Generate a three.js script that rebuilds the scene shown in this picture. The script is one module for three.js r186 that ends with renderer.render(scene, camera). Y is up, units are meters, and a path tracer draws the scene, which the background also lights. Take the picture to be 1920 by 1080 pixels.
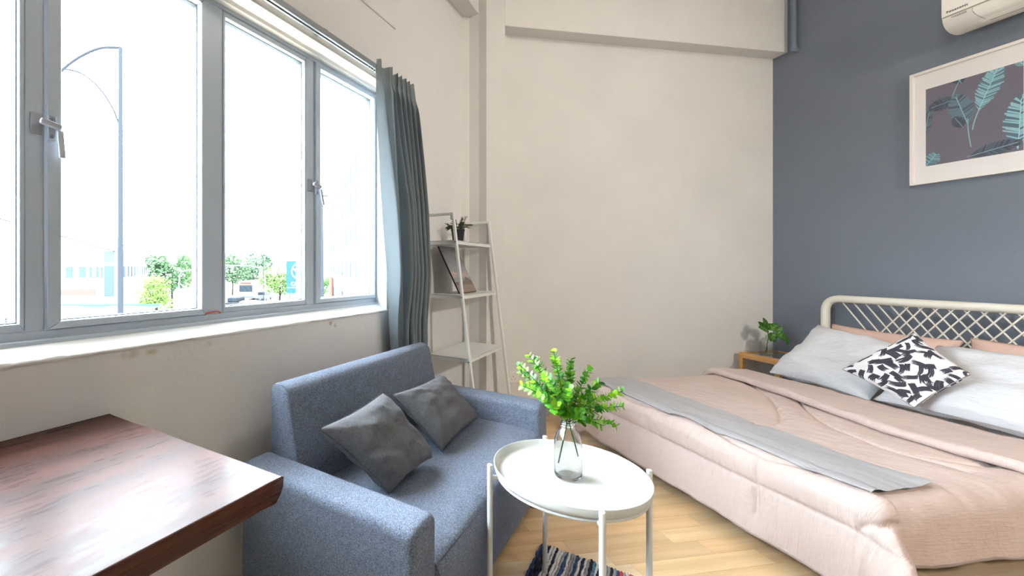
import * as THREE from 'three';
import { RoundedBoxGeometry } from 'three/addons/geometries/RoundedBoxGeometry.js';
import { mergeGeometries, mergeVertices, toCreasedNormals } from 'three/addons/utils/BufferGeometryUtils.js';
import { ImprovedNoise } from 'three/addons/math/ImprovedNoise.js';
import { FontLoader } from 'three/addons/loaders/FontLoader.js';
import { TextGeometry } from 'three/addons/geometries/TextGeometry.js';

// ---------------------------------------------------------------- camera, sky, exposure
const scene = new THREE.Scene();
const renderer = new THREE.WebGLRenderer({ antialias: true });
renderer.toneMapping = THREE.LinearToneMapping;
renderer.toneMappingExposure = 1.15;
renderer.shadowMap.enabled = true;
const F = 785, CX = 725, CY = 503, EYE = 1.14, PSI = 0.15418;
const camera = new THREE.PerspectiveCamera(2 * Math.atan(577 / F) * 180 / Math.PI, 1920 / 1080, 0.05, 600);
camera.position.set(0, EYE, 0);
camera.rotation.y = -PSI;
camera.setViewOffset(2390, 1154, 1195 - CX, 577 - CY, 1920, 1080);   // wide lens, picture cropped off-centre
scene.background = new THREE.Color(0.88, 0.965, 1.06);                 // bright hazy sky
scene.backgroundIntensity = 35;

// ---------------------------------------------------------------- helpers
const V = (x, y, z) => new THREE.Vector3(x, y, z);
const lerp = THREE.MathUtils.lerp, clamp = THREE.MathUtils.clamp, sstep = (a, b, x) => THREE.MathUtils.smoothstep(x, a, b);
let seed = 7;
const reseed = (s) => { seed = s; };
const rnd = () => { seed = (seed + 0x6d2b79f5) | 0; let t = Math.imul(seed ^ (seed >>> 15), 1 | seed); t = (t + Math.imul(t ^ (t >>> 7), 61 | t)) ^ t; return ((t ^ (t >>> 14)) >>> 0) / 4294967296; };
const rr = (a, b) => a + (b - a) * rnd();
const IN = new ImprovedNoise();
const noise = (x, y = 0, z = 0.37) => IN.noise(x + 31.7, y + 17.3, z + 5.1);
const fbm = (x, y, z = 0.5, o = 4) => { let s = 0, a = 0.5, f = 1; for (let i = 0; i < o; i++, a *= 0.5, f *= 2.03) s += a * noise(x * f, y * f, z + i * 7.7); return s; };
const table = (pts, x) => { if (x <= pts[0][0]) return pts[0][1]; for (let i = 1; i < pts.length; i++) if (x <= pts[i][0]) { const [a, b] = [pts[i - 1], pts[i]]; return lerp(a[1], b[1], (x - a[0]) / (b[0] - a[0])); } return pts[pts.length - 1][1]; };

// the window wall stands askew in the room: s runs along it, n comes off it into the room
const A = 0.76105, TH = Math.PI / 2 - A;
const WV = (s, y, n) => V(s * Math.sin(A) + n * Math.cos(A), y, -s * Math.cos(A) + n * Math.sin(A));

const taken = {};
const numbered = (name) => { const k = (taken[name] = (taken[name] ?? -1) + 1); return k ? name + '_' + String(k).padStart(3, '0') : name; };
function tag(o, label, category, group) { o.userData.label = label; o.userData.category = category; if (group) o.userData.group = group; return o; }
function thing(name, label, category, pos = [0, 0, 0], turn = 0, group) {
  const o = new THREE.Group(); o.name = numbered(name); o.position.set(...(pos.isVector3 ? pos.toArray() : pos)); o.rotation.y = turn;
  scene.add(o); return tag(o, label, category, group);
}
const wallThing = (name, label, category, [s, y, n], group) => thing(name, label, category, WV(s, y, n), TH, group);
function part(parent, name, geo, material, label) {
  const m = new THREE.Mesh(Array.isArray(geo) ? merged(geo) : geo, material); m.name = name; m.castShadow = m.receiveShadow = true;
  if (label) m.userData.label = label;
  parent.add(m); return m;
}
function struct(name, geo, material, label, pos = [0, 0, 0], turn = 0) {
  const m = part(scene, name, geo, material, label); m.position.set(...(pos.isVector3 ? pos.toArray() : pos)); m.rotation.y = turn;
  m.userData.kind = 'structure'; return m;
}
function structGroup(name, label, pos = [0, 0, 0], turn = 0) {
  const o = new THREE.Group(); o.name = name; o.position.set(...(pos.isVector3 ? pos.toArray() : pos)); o.rotation.y = turn; o.userData.kind = 'structure'; o.userData.label = label; scene.add(o); return o;
}
function merged(list) {
  return mergeGeometries(list.map((g) => { let h = g.index ? g.toNonIndexed() : g; for (const k of Object.keys(h.attributes)) if (!['position', 'normal', 'uv'].includes(k)) h.deleteAttribute(k); if (!h.attributes.uv) h.setAttribute('uv', new THREE.BufferAttribute(new Float32Array(h.attributes.position.count * 2), 2)); return h; }));
}
// texture coordinates in metres, taken from the side each face looks to
function muv(g, k = 1, ox = 0, oy = 0, swap = false) {
  const p = g.attributes.position, n = g.attributes.normal, uv = new Float32Array(p.count * 2);
  for (let i = 0; i < p.count; i++) {
    const ax = Math.abs(n.getX(i)), ay = Math.abs(n.getY(i)), az = Math.abs(n.getZ(i)), x = p.getX(i), y = p.getY(i), z = p.getZ(i);
    let a, b;
    if (ay >= ax && ay >= az) [a, b] = [x, z]; else if (az >= ax) [a, b] = [x, y]; else [a, b] = [z, y];
    if (swap) [a, b] = [b, a];
    uv[i * 2] = a * k + ox; uv[i * 2 + 1] = b * k + oy;
  }
  g.setAttribute('uv', new THREE.BufferAttribute(uv, 2)); return g;
}
function box(x0, x1, y0, y1, z0, z1, r = 0.002, seg = 2) {
  const w = x1 - x0, h = y1 - y0, d = z1 - z0;
  const g = r > 0 ? new RoundedBoxGeometry(w, h, d, seg, Math.min(r, w / 2.01, h / 2.01, d / 2.01)) : new THREE.BoxGeometry(w, h, d);
  g.translate((x0 + x1) / 2, (y0 + y1) / 2, (z0 + z1) / 2); return muv(g);
}
function bar(p, q, w, h, r = 0.002) {   // square bar from p to q
  p = V(...p); q = V(...q);
  const g = new RoundedBoxGeometry(w, h, p.distanceTo(q), 1, Math.min(r, w / 2.1, h / 2.1));
  const m = new THREE.Matrix4().lookAt(p, q, Math.abs(q.clone().sub(p).normalize().y) > 0.9 ? V(0, 0, 1) : V(0, 1, 0)); m.setPosition(p.clone().lerp(q, 0.5));
  return muv(g.applyMatrix4(m));
}
function rod(p, q, r, seg = 12, r2 = r) {
  p = V(...p); q = V(...q);
  const d = q.clone().sub(p), g = new THREE.CylinderGeometry(r2, r, d.length(), seg, 1);
  g.applyQuaternion(new THREE.Quaternion().setFromUnitVectors(V(0, 1, 0), d.clone().normalize())); const c = p.lerp(q, 0.5); return g.translate(c.x, c.y, c.z);
}
function pipe(pts, r, n = 24, seg = 8, curve) {
  return new THREE.TubeGeometry(curve ?? new THREE.CatmullRomCurve3(pts.map((p) => V(...p))), n, r, seg, false);
}
function extrudeX(pts, x0, x1, bevel = 0, crease = 0.7, curveSeg = 10) {   // outline [z, y] drawn along x
  const sh = pts instanceof THREE.Shape ? pts : new THREE.Shape(pts.map(([z, y]) => new THREE.Vector2(-z, y)));
  let g = new THREE.ExtrudeGeometry(sh, { depth: x1 - x0 - 2 * bevel, bevelEnabled: bevel > 0, bevelSize: bevel, bevelThickness: bevel, bevelOffset: -bevel, bevelSegments: 4, curveSegments: curveSeg });
  g.rotateY(Math.PI / 2); g.translate(x0 + bevel, 0, 0);
  g = toCreasedNormals(g, crease); return muv(g);
}
const lathe = (pts, seg = 40) => new THREE.LatheGeometry(pts.map(([r, y]) => new THREE.Vector2(r, y)), seg);
function grid(nu, nv, f, uvf) {   // surface from f(u, v)
  const pos = [], uv = [], idx = [];
  for (let j = 0; j <= nv; j++) for (let i = 0; i <= nu; i++) { const u = i / nu, v = j / nv, p = f(u, v); pos.push(p.x, p.y, p.z); const t = uvf ? uvf(u, v, p) : [u, v]; uv.push(t[0], t[1]); }
  for (let j = 0; j < nv; j++) for (let i = 0; i < nu; i++) { const a = j * (nu + 1) + i, b = a + 1, c = a + nu + 1, d = c + 1; idx.push(a, c, b, b, c, d); }
  const g = new THREE.BufferGeometry(); g.setAttribute('position', new THREE.Float32BufferAttribute(pos, 3)); g.setAttribute('uv', new THREE.Float32BufferAttribute(uv, 2)); g.setIndex(idx); g.computeVertexNormals(); return g;
}
// ---------------------------------------------------------------- textures
const byte = (x) => clamp(Math.round(x), 0, 255);
function tex(w, h, f, srgb = true) {
  const d = new Uint8Array(w * h * 4);
  for (let y = 0; y < h; y++) for (let x = 0; x < w; x++) { const c = f(x, y), o = (y * w + x) * 4; if (c.length) { d[o] = byte(c[0]); d[o + 1] = byte(c[1]); d[o + 2] = byte(c[2]); } else d[o] = d[o + 1] = d[o + 2] = byte(c); d[o + 3] = 255; }
  const t = new THREE.DataTexture(d, w, h); t.wrapS = t.wrapT = THREE.RepeatWrapping; t.magFilter = THREE.LinearFilter; t.minFilter = THREE.LinearMipmapLinearFilter; t.generateMipmaps = true; if (srgb) t.colorSpace = THREE.SRGBColorSpace; t.needsUpdate = true; return t;
}
const rep = (t, u, v = u) => { t.repeat.set(u, v); return t; };
function canvasTex(w, h, draw) {
  const c = document.createElement('canvas'); c.width = w; c.height = h; const x = c.getContext('2d'); draw(x, w, h);
  const t = new THREE.CanvasTexture(c); t.colorSpace = THREE.SRGBColorSpace; t.wrapS = t.wrapT = THREE.RepeatWrapping; return t;
}
// periodic value noise for textures that repeat
function pnoise(px, py, s) {
  const t = new Float32Array(px * py); reseed(s); for (let i = 0; i < t.length; i++) t[i] = rnd();
  const q = (x) => x * x * (3 - 2 * x);
  return (x, y) => { x = ((x % px) + px) % px; y = ((y % py) + py) % py; const i = Math.floor(x), j = Math.floor(y), a = q(x - i), b = q(y - j), i2 = (i + 1) % px, j2 = (j + 1) % py; return lerp(lerp(t[j * px + i], t[j * px + i2], a), lerp(t[j2 * px + i], t[j2 * px + i2], a), b); };
}
const MAT = (o) => new THREE.MeshPhysicalMaterial(o);
const M = {};

// plaster
{
  const a = pnoise(8, 8, 11), b = pnoise(32, 32, 12), c = pnoise(128, 128, 13);
  const bump = rep(tex(512, 512, (x, y) => 255 * (0.45 * a(x / 64, y / 64) + 0.35 * b(x / 16, y / 16) + 0.2 * c(x / 4, y / 4)), false), 0.8);
  const tone = rep(tex(256, 256, (x, y) => { const k = 246 + 8 * a(x / 32, y / 32) + 3 * (b(x / 8, y / 8) - 0.5); return [k, k * 0.998, k * 0.995]; }), 0.35);
  M.plasterBump = bump;
  M.wall = MAT({ color: 0xe6e4e0, map: tone, roughness: 0.85, bumpMap: bump, bumpScale: 0.003 });
  M.blue = MAT({ color: 0x737a87, map: tone, roughness: 0.7, bumpMap: bump, bumpScale: 0.003 });
  M.ceiling = MAT({ color: 0xefece6, roughness: 0.9 });
  M.sill = MAT({ color: 0xf2f2ef, roughness: 0.55, bumpMap: bump, bumpScale: 0.004 });
  M.bluePipe = MAT({ color: 0x6f7786, roughness: 0.5 });
}
// wall under the window: same paint, with its old stains and lumps of filler
const WL0 = -1.5, WL1 = 3.1, WH = 3.45;
M.windowWall = (() => {
  const t = canvasTex(2048, 1536, (x, w, h) => {
    x.fillStyle = '#e9e7e4'; x.fillRect(0, 0, w, h); reseed(5);
    const px = (s) => (s - WL0) / (WL1 - WL0) * w, py = (y) => h - y / WH * h;
    for (let i = 0; i < 500; i++) { const g = 222 + rnd() * 18; x.fillStyle = `rgba(${g},${g - 2},${g - 4},0.10)`; x.beginPath(); x.ellipse(rnd() * w, rnd() * h, rr(10, 90), rr(8, 50), rnd() * 3, 0, 7); x.fill(); }
    const stain = (s, y, r, n, c) => { for (let i = 0; i < n; i++) { x.fillStyle = c; x.beginPath(); x.ellipse(px(s + rr(-r, r) * 1.6), py(y + rr(-r, r) * 0.5), rr(1.5, 7), rr(1, 5), rnd() * 3, 0, 7); x.fill(); } };
    stain(0.585, 0.885, 0.014, 36, 'rgba(170,140,90,0.035)'); stain(0.645, 0.882, 0.008, 26, 'rgba(165,135,90,0.045)');
    stain(1.457, 0.884, 0.005, 16, 'rgba(160,130,80,0.08)'); stain(1.49, 0.868, 0.003, 8, 'rgba(165,140,100,0.08)'); stain(0.84, 0.88, 0.01, 12, 'rgba(180,160,120,0.04)');
  });
  t.repeat.set(1 / (WL1 - WL0), 1 / WH); t.offset.set(-WL0 / (WL1 - WL0), 0);
  return MAT({ color: 0xffffff, map: t, roughness: 0.85, bumpMap: M.plasterBump, bumpScale: 0.002 });
})();
// wood: long streaks along u
function woodTex(w, h, sd, ramp, streak = 1, ring = 3) {
  const a = pnoise(4, 24, sd), b = pnoise(8, 96, sd + 1), c = pnoise(32, 256, sd + 2);
  return tex(w, h, (x, y) => {
    const u = x / w, v = y / h, warp = a(u * 4, v * 24 + 0) * 0.8, r = 0.5 + 0.5 * Math.sin((v * 24 + warp * ring) * 2.1);
    const k = clamp(0.38 * r + 0.34 * b(u * 8, v * 96) * streak + 0.28 * c(u * 32, v * 256) * streak, 0, 1);
    return [0, 1, 2].map((i) => lerp(ramp[0][i], ramp[1][i], k));
  });
}
M.planks = (() => {
  const t = rep(woodTex(1024, 512, 21, [[212, 188, 152], [238, 220, 190]], 0.9, 2), 0.9, 1.6);
  return [0xffffff, 0xf6ecdd, 0xfff4e2, 0xefe2d0, 0xfbe9d4].map((c) => MAT({ color: c, map: t, roughness: 0.34, clearcoat: 0.25, clearcoatRoughness: 0.25 }));
})();
M.oak = MAT({ map: rep(woodTex(512, 256, 31, [[178, 128, 72], [214, 166, 106]]), 1.4, 2.5), roughness: 0.5 });
M.slab = (() => {
  const a = pnoise(6, 12, 41), b = pnoise(16, 128, 42), c = pnoise(64, 400, 43), d = pnoise(5, 5, 44);
  const map = rep(tex(1024, 1024, (x, y) => {
    const u = x / 1024, v = y / 1024, r = 0.5 + 0.5 * Math.sin(v * 75.4 + 9 * a(u * 6, v * 12));
    const k = clamp(0.4 * r + 0.3 * b(u * 16, v * 128) + 0.3 * c(u * 64, v * 400), 0, 1), red = d(u * 5, v * 5);
    return [lerp(40, 80, k) + red * 8, lerp(22, 44, k) + red * 3, lerp(17, 34, k)];
  }), 0.8, 0.8);
  const rough = rep(tex(512, 512, (x, y) => 255 * clamp(0.62 + 0.30 * (b(x / 32, y / 4) - 0.5) + 0.30 * (c(x / 8, y / 1.28) - 0.5) + 0.2 * (a(x / 85.4, y / 42.7) - 0.5), 0, 1), false), 0.8, 0.8);
  return MAT({ map, roughness: 0.55, specularIntensity: 0.25, clearcoat: 0.24, clearcoatRoughness: 0.5, clearcoatRoughnessMap: rough });
})();
function fabricTex(sd, base, dev, streak) {
  reseed(sd); const N = 512, row = new Float32Array(N * N);
  for (let i = 0; i < row.length; i++) row[i] = rnd();
  const g = pnoise(16, 16, sd + 5);
  return tex(N, N, (x, y) => {
    const a = row[y * N + (Math.floor(x / streak) * 37 + y * 13) % N], b = row[x * N + (Math.floor(y / streak) * 53 + x * 7) % N];
    const k = 1 + dev * (((y & 2) ? a : b) - 0.5) * 2 + 0.05 * (g(x / 32, y / 32) - 0.5);
    return [base[0] * k, base[1] * k, base[2] * k];
  });
}
const weaveBump = rep(tex(64, 64, (x, y) => 127 + 70 * Math.sin(x / 64 * Math.PI * 16) * Math.sin(y / 64 * Math.PI * 16) + 50 * Math.sin((x + y) / 64 * Math.PI * 8), false), 32);
M.sofa = MAT({ map: rep(fabricTex(51, [104, 113, 130], 0.42, 7), 4), roughness: 0.95, bumpMap: weaveBump, bumpScale: 0.0008, sheen: 0.5, sheenColor: new THREE.Color(0.25, 0.28, 0.33), sheenRoughness: 0.6 });
M.cushion = MAT({ map: rep(fabricTex(52, [88, 88, 92], 0.18, 9), 4), roughness: 0.95, bumpMap: weaveBump, bumpScale: 0.0006, sheen: 0.3, sheenColor: new THREE.Color(0.2, 0.2, 0.22) });
M.curtain = MAT({ color: 0x747e84, roughness: 0.55, transmission: 0.12, sheen: 0.4, sheenColor: new THREE.Color(0.3, 0.33, 0.35), side: THREE.DoubleSide });
M.black = MAT({ color: 0x15161a, roughness: 0.5 });
M.alu = MAT({ color: 0x8f959b, roughness: 0.35, metalness: 0.15 });
M.frame = MAT({ color: 0xc2cedb, roughness: 0.38 });
M.gasket = MAT({ color: 0x4c5860, roughness: 0.6 });
M.handle = MAT({ color: 0xa9adb8, roughness: 0.4, metalness: 0.1 });
M.steel = MAT({ color: 0x9a9da2, roughness: 0.3, metalness: 0.8 });
M.white = MAT({ color: 0xe9ebe9, roughness: 0.42 });
M.tray = MAT({ color: 0xe4e7e6, roughness: 0.38 });
M.plastic = MAT({ color: 0xeee9e1, roughness: 0.4 });
M.dark = MAT({ color: 0x33363c, roughness: 0.6 });
M.cream = MAT({ color: 0xe6e1d3, roughness: 0.4 });
M.pane = MAT({ color: 0xf6fbfb, transmission: 1, roughness: 0, thickness: 0, ior: 1.5 });
M.glass = MAT({ color: 0xffffff, transmission: 1, roughness: 0.01, thickness: 0.004, ior: 1.48 });
M.red = MAT({ color: 0xb5432c, roughness: 0.5 });
// bed textiles
{
  const a = pnoise(10, 10, 61), b = pnoise(48, 48, 62), c = pnoise(12, 160, 63);
  const crease = rep(tex(512, 512, (x, y) => 255 * (0.5 * a(x / 51.2, y / 51.2) + 0.25 * b(x / 10.7, y / 10.7) + 0.25 * c(x / 42.7, y / 3.2)), false), 2.2);
  M.duvet = MAT({ color: 0xcdbab2, roughness: 0.72, bumpMap: crease, bumpScale: 0.0035, sheen: 0.4, sheenColor: new THREE.Color(0.5, 0.4, 0.36), sheenRoughness: 0.5, side: THREE.DoubleSide });
  M.pink = MAT({ color: 0xd2b2a4, roughness: 0.75, bumpMap: crease, bumpScale: 0.004 });
  M.linen = MAT({ color: 0xd6d7db, roughness: 0.8, bumpMap: crease, bumpScale: 0.005 });
  const st = pnoise(4, 200, 64);
  M.runner = MAT({ map: rep(tex(256, 512, (x, y) => { const k = 156 + 20 * st(x / 64, y / 2.56) + 6 * Math.sin(y / 512 * Math.PI * 60); return [k, k * 0.985, k * 0.995]; }), 0.7, 3.4), roughness: 0.42, sheen: 0.5, sheenColor: new THREE.Color(0.4, 0.42, 0.45), side: THREE.DoubleSide });
}
M.leafLight = MAT({ color: 0x93c81f, roughness: 0.45, transmission: 0.25, side: THREE.DoubleSide });
M.leafMid = MAT({ color: 0x68b52f, roughness: 0.42, transmission: 0.2, side: THREE.DoubleSide });
M.leafDark = MAT({ color: 0x418c36, roughness: 0.4, transmission: 0.15, side: THREE.DoubleSide });
M.stem = MAT({ color: 0x2f6d3a, roughness: 0.5 });

// ---------------------------------------------------------------- the room
const NW = -1.33, XR = 3.8, ZB = -3.02, ZC = -2.904, ZF = 2.4;
const XL = WV(WL0 + 0.2, 0, NW).x;
// floor: strips of light laminate; the ones around the furniture one by one
{
  const floor = structGroup('floor', 'light maple strip laminate floor');
  part(floor, 'subfloor', box(XL - 0.2, XR + 0.2, -0.2, -0.008, ZB - 0.4, ZF + 0.2, 0), M.dark);
  const W = 0.0835, rest = [[], [], [], [], []];
  reseed(91);
  for (let z = ZB - 0.1, row = 0; z < ZF; z += W, row++) {
    let x = XL - 0.1 - rr(0, 0.5);
    while (x < XR + 0.05) {
      const L = rr(0.32, 0.62), g = new THREE.BoxGeometry(L - 0.0008, 0.008, W - 0.0008).translate(x + L / 2, -0.004, z + W / 2);
      muv(g, 1, rr(0, 5), rr(0, 5)); const k = Math.floor(rnd() * 5), cx = x + L / 2;
      if (cx > 0.15 && cx < 2.45 && z > -2.75 && z < -0.75) part(floor, 'floor_strip', g, M.planks[k]); else rest[k].push(g);
      x += L;
    }
  }
  rest.forEach((l, k) => { const m = part(floor, 'floor_strips', l, M.planks[k]); m.userData.kind = 'stuff'; });
}
struct('ceiling', box(XL - 0.2, XR + 0.2, WH, WH + 0.15, ZB - 0.4, ZF + 0.2, 0), M.ceiling, 'plain white ceiling');
struct('wall_back', box(1.0, XR + 0.2, 0, WH, ZB - 0.2, ZB, 0), M.wall, 'pale beige painted back wall in a shallow recess');
struct('wall_right', box(XR, XR + 0.2, 0, WH, ZB - 0.2, ZF + 0.2, 0), M.blue, 'slate blue painted wall behind the bed');
struct('wall_front', box(XL - 0.2, XR + 0.2, 0, WH, ZF, ZF + 0.2, 0), M.wall, 'plain pale wall behind the viewer');
struct('wall_side', box(XL - 0.2, XL, 0, WH, WV(WL0 + 0.2, 0, NW).z - 0.25, ZF + 0.2, 0), M.blue, 'plain slate blue wall beyond the desk');
struct('beam_back', box(1.331, XR, 2.92, WH, ZB - 0.02, ZC, 0.004), M.wall, 'pale beam over the recessed back wall');
// corner column between the window wall and the back wall
{
  const a = WV(2.945, 0, NW - 0.05), b = WV(2.945, 0, -1.21), P = [[a.x, a.z], [b.x, b.z], [1.187, ZC], [1.331, ZC], [1.331, ZB - 0.1], [1.0, ZB - 0.15]];
  const g = new THREE.ExtrudeGeometry(new THREE.Shape(P.map(([x, z]) => new THREE.Vector2(x, -z))), { depth: WH, bevelEnabled: false }).rotateX(-Math.PI / 2);
  struct('column_corner', muv(g), M.wall, 'pale painted corner column beside the ladder shelf');
}
{ // window wall with its opening
  const sh = new THREE.Shape([[WL0, 0], [WL1, 0], [WL1, WH], [WL0, WH]].map((p) => new THREE.Vector2(...p)));
  sh.holes.push(new THREE.Path([[-0.62, 0.905], [-0.62, 2.155], [1.93, 2.155], [1.93, 0.905]].map((p) => new THREE.Vector2(...p))));
  const g = new THREE.ExtrudeGeometry(sh, { depth: 0.22, bevelEnabled: false }).translate(0, 0, -0.22);
  const wall = struct('wall_left', g, M.windowWall, 'pale plastered window wall with old stains under the sill', WV(0, 0, NW), TH);
  // sloping plaster sill with an uneven painted lip
  const prof = (u) => { const s = lerp(-0.62, 1.93, u); return { s, e: 0.0035 * noise(s * 9, 1) + 0.003 * noise(s * 31, 2) + 0.0015 * noise(s * 90, 3) }; };
  part(wall, 'sill', grid(420, 6, (u, v) => {
    const { s, e } = prof(u), k = v * 6; // 0 back top .. 6 under the lip
    const P = [[-0.085, 0.948], [-0.06, 0.938], [-0.02, 0.918], [0.001, 0.911], [0.005 + e, 0.907 + e], [0.005 + e, 0.902 + e], [-0.002, 0.896 + e * 1.8]];
    return V(s, P[Math.round(k)][1], P[Math.round(k)][0]);
  }, (u, v, p) => [p.x, p.z]), M.sill);
  part(wall, 'head_moulding', [extrudeX([[-0.09, 2.13], [-0.05, 2.132], [-0.045, 2.145], [-0.012, 2.148], [0.002, 2.156], [-0.09, 2.16]], -0.62, 1.93, 0, 0.9)], M.sill);
  part(wall, 'jamb_plaster', [extrudeX([[-0.085, 0.94], [0.002, 0.905], [0.002, 2.156], [-0.085, 2.14]], 1.912, 1.931, 0.003)], M.sill);
  part(wall, 'wall_beam', box(WL0, 2.945, 3.03, WH, -0.05, 0.12, 0.004), M.wall);
}
{ // surface wiring duct high on the window wall
  const t = struct('trim_1', box(0, 1.05, 0, 0.012, 0, 0.006, 0.002), M.wall, 'thin painted wiring strip above the curtain rail', WV(0.95, 2.51, NW), TH);
  t.castShadow = true;
}
// ---------------------------------------------------------------- the window
{
  const win = structGroup('window_1', 'grey aluminium casement window with five tall panes', WV(0, 0, -1.44), TH);
  const y0 = 0.995, y1 = 2.092, panes = [[-0.57, -0.155, 1], [-0.065, 0.349, 0], [0.439, 0.853, 1], [0.957, 1.366, 0], [1.464, 1.889, 1]];
  part(win, 'bottom_rail', [box(-0.62, 1.93, 0.944, 0.972, -0.03, 0.034, 0.003), box(-0.62, 1.93, 0.936, 0.95, -0.02, 0.05, 0.003)], M.frame);
  part(win, 'top_rail', [box(-0.62, 1.93, 2.116, 2.142, -0.03, 0.034, 0.003)], M.frame);
  part(win, 'side_jamb', box(-0.62, -0.605, 0.96, 2.13, -0.03, 0.034, 0.002), M.frame);
  part(win, 'side_jamb', box(1.909, 1.93, 0.96, 2.13, -0.03, 0.034, 0.002), M.frame);
  for (const [a, b] of [[-0.138, -0.078], [0.362, 0.403], [0.87, 0.944], [1.379, 1.428]]) part(win, 'mullion', box(a, b, 0.965, 2.122, -0.03, 0.03, 0.002), M.frame);
  panes.forEach(([a, b, opens], k) => {
    const pane = part(win, 'pane', box(a - 0.004, b + 0.004, y0 - 0.004, y1 + 0.004, -0.0005, 0.0005, 0), M.pane);
    pane.geometry = new THREE.PlaneGeometry(b - a + 0.008, y1 - y0 + 0.008).translate((a + b) / 2, (y0 + y1) / 2, 0);
    // dark gasket round the glass
    const G = 0.0035, seal = [box(a - G, a + 0.002, y0, y1, -0.01, 0.012, 0), box(b - 0.002, b + G, y0, y1, -0.01, 0.012, 0), box(a, b, y0 - G, y0 + 0.002, -0.01, 0.012, 0), box(a, b, y1 - 0.002, y1 + G, -0.01, 0.012, 0)];
    part(pane, 'gasket', seal, M.gasket);
    const wl = opens ? (k === 0 ? 0.03 : 0.033) : 0.011, wr = opens ? 0.0145 : 0.011, wt = 0.021, zf = opens ? 0.042 : 0.032;
    const bars = [[[a - wl, y0 - wt], [a, y0], [a, y1], [a - wl, y1 + wt]], [[b, y0], [b + wr, y0 - wt], [b + wr, y1 + wt], [b, y1]], [[a - wl, y0 - wt], [b + wr, y0 - wt], [b, y0], [a, y0]], [[a, y1], [b, y1], [b + wr, y1 + wt], [a - wl, y1 + wt]]];
    for (const q of bars) { // mitred bars, sloping a little towards the glass
      const g = new THREE.ExtrudeGeometry(new THREE.Shape(q.map((p) => new THREE.Vector2(...p))), { depth: zf + 0.024 - 0.003, bevelEnabled: true, bevelSize: 0.0015, bevelOffset: -0.0022, bevelThickness: 0.0015, bevelSegments: 1 }).translate(0, 0, -0.024 + 0.0015);
      part(win, opens ? 'sash_bar' : 'glazing_bead', muv(g), M.frame);
    }
    if (opens && k) { // cockspur handle on the side that opens
      const hx = k === 2 ? 0.372 : 1.388, h = part(win, 'handle', [box(hx, hx + 0.026, 1.5, 1.556, 0.03, 0.034, 0.001)], M.handle);
      part(h, 'bracket', [box(hx + 0.034, hx + 0.052, 1.487, 1.553, 0.042, 0.05, 0.002)], M.handle);
      part(h, 'cam', [bar([hx + 0.016, 1.534, 0.05], [hx + 0.062, 1.522, 0.056], 0.02, 0.016, 0.005)], M.handle);
      part(h, 'lever', [bar([hx + 0.058, 1.514, 0.058], [hx + 0.058, 1.437, 0.075], 0.015, 0.009, 0.003)], M.handle);
      for (const yy of [1.497, 1.543]) part(h, 'screw', rod([hx + 0.043, yy, 0.049], [hx + 0.043, yy, 0.0515], 0.0045, 10), M.steel);
    }
  });
  const strip = tag(part(scene, 'red_strip', pipe([[0, 0, 0.002], [0.012, 0.004, 0.003], [0.034, 0.006, 0.004], [0.056, 0.005, 0.003], [0.066, 0, 0.002]], 0.0028, 20, 6), M.red), 'small red plastic strip stuck on the window rail', 'strip');
  strip.position.copy(WV(0.868, 0.973, -1.407)); strip.rotation.y = TH;
}
// ---------------------------------------------------------------- spotlight on the ceiling beside the viewer, turned to the bed corner (it throws the shadow of the nightstand plant on the back wall)
{
  const at = V(2.6, 2.5, 1.5), aim = V(2.8, 1.0, -2.6), dir = aim.clone().sub(at).normalize();
  const l = thing('ceiling_spotlight', 'white ceiling spotlight on a stem turned towards the bed', 'lamp', at), q = (k) => dir.clone().multiplyScalar(k).toArray();
  part(l, 'canopy', rod([0, WH - at.y - 0.03, 0], [0, WH - at.y, 0], 0.05, 24), M.white);
  part(l, 'stem', rod([0, 0.02, 0], [0, WH - at.y - 0.02, 0], 0.008, 10), M.white);
  part(l, 'housing', rod(q(-0.1), q(0.06), 0.055, 28, 0.065), M.white);
  part(l, 'lens', rod(q(0.0605), q(0.064), 0.058, 28), MAT({ color: 0xffffff, emissive: 0xfff3e6, emissiveIntensity: 4, roughness: 0.5 }));
  const p = new THREE.SpotLight(0xfff3e6, 17, 0, 0.8, 0.65); p.position.set(...q(0.12)); p.target.position.set(...q(2)); l.add(p.target); p.castShadow = true; p.shadow.radius = 4.5; l.add(p);
}
{ // flush ceiling lamp over the middle of the room, above the picture
  const l = thing('ceiling_light', 'round flush ceiling lamp with opal diffuser', 'lamp', [1.75, WH, -0.95]);
  part(l, 'base', lathe([[0, 0], [0.19, 0], [0.19, -0.025], [0, -0.03]], 48), M.white);
  part(l, 'diffuser', lathe([[0.18, -0.028], [0.165, -0.05], [0.11, -0.068], [0, -0.074]], 48), MAT({ color: 0xffffff, emissive: 0xfff6ec, emissiveIntensity: 3, roughness: 0.6 }));
  const p = new THREE.PointLight(0xfff6ec, 2.3); p.position.set(0, -0.18, 0); p.castShadow = true; p.shadow.radius = 7; l.add(p);
}
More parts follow.
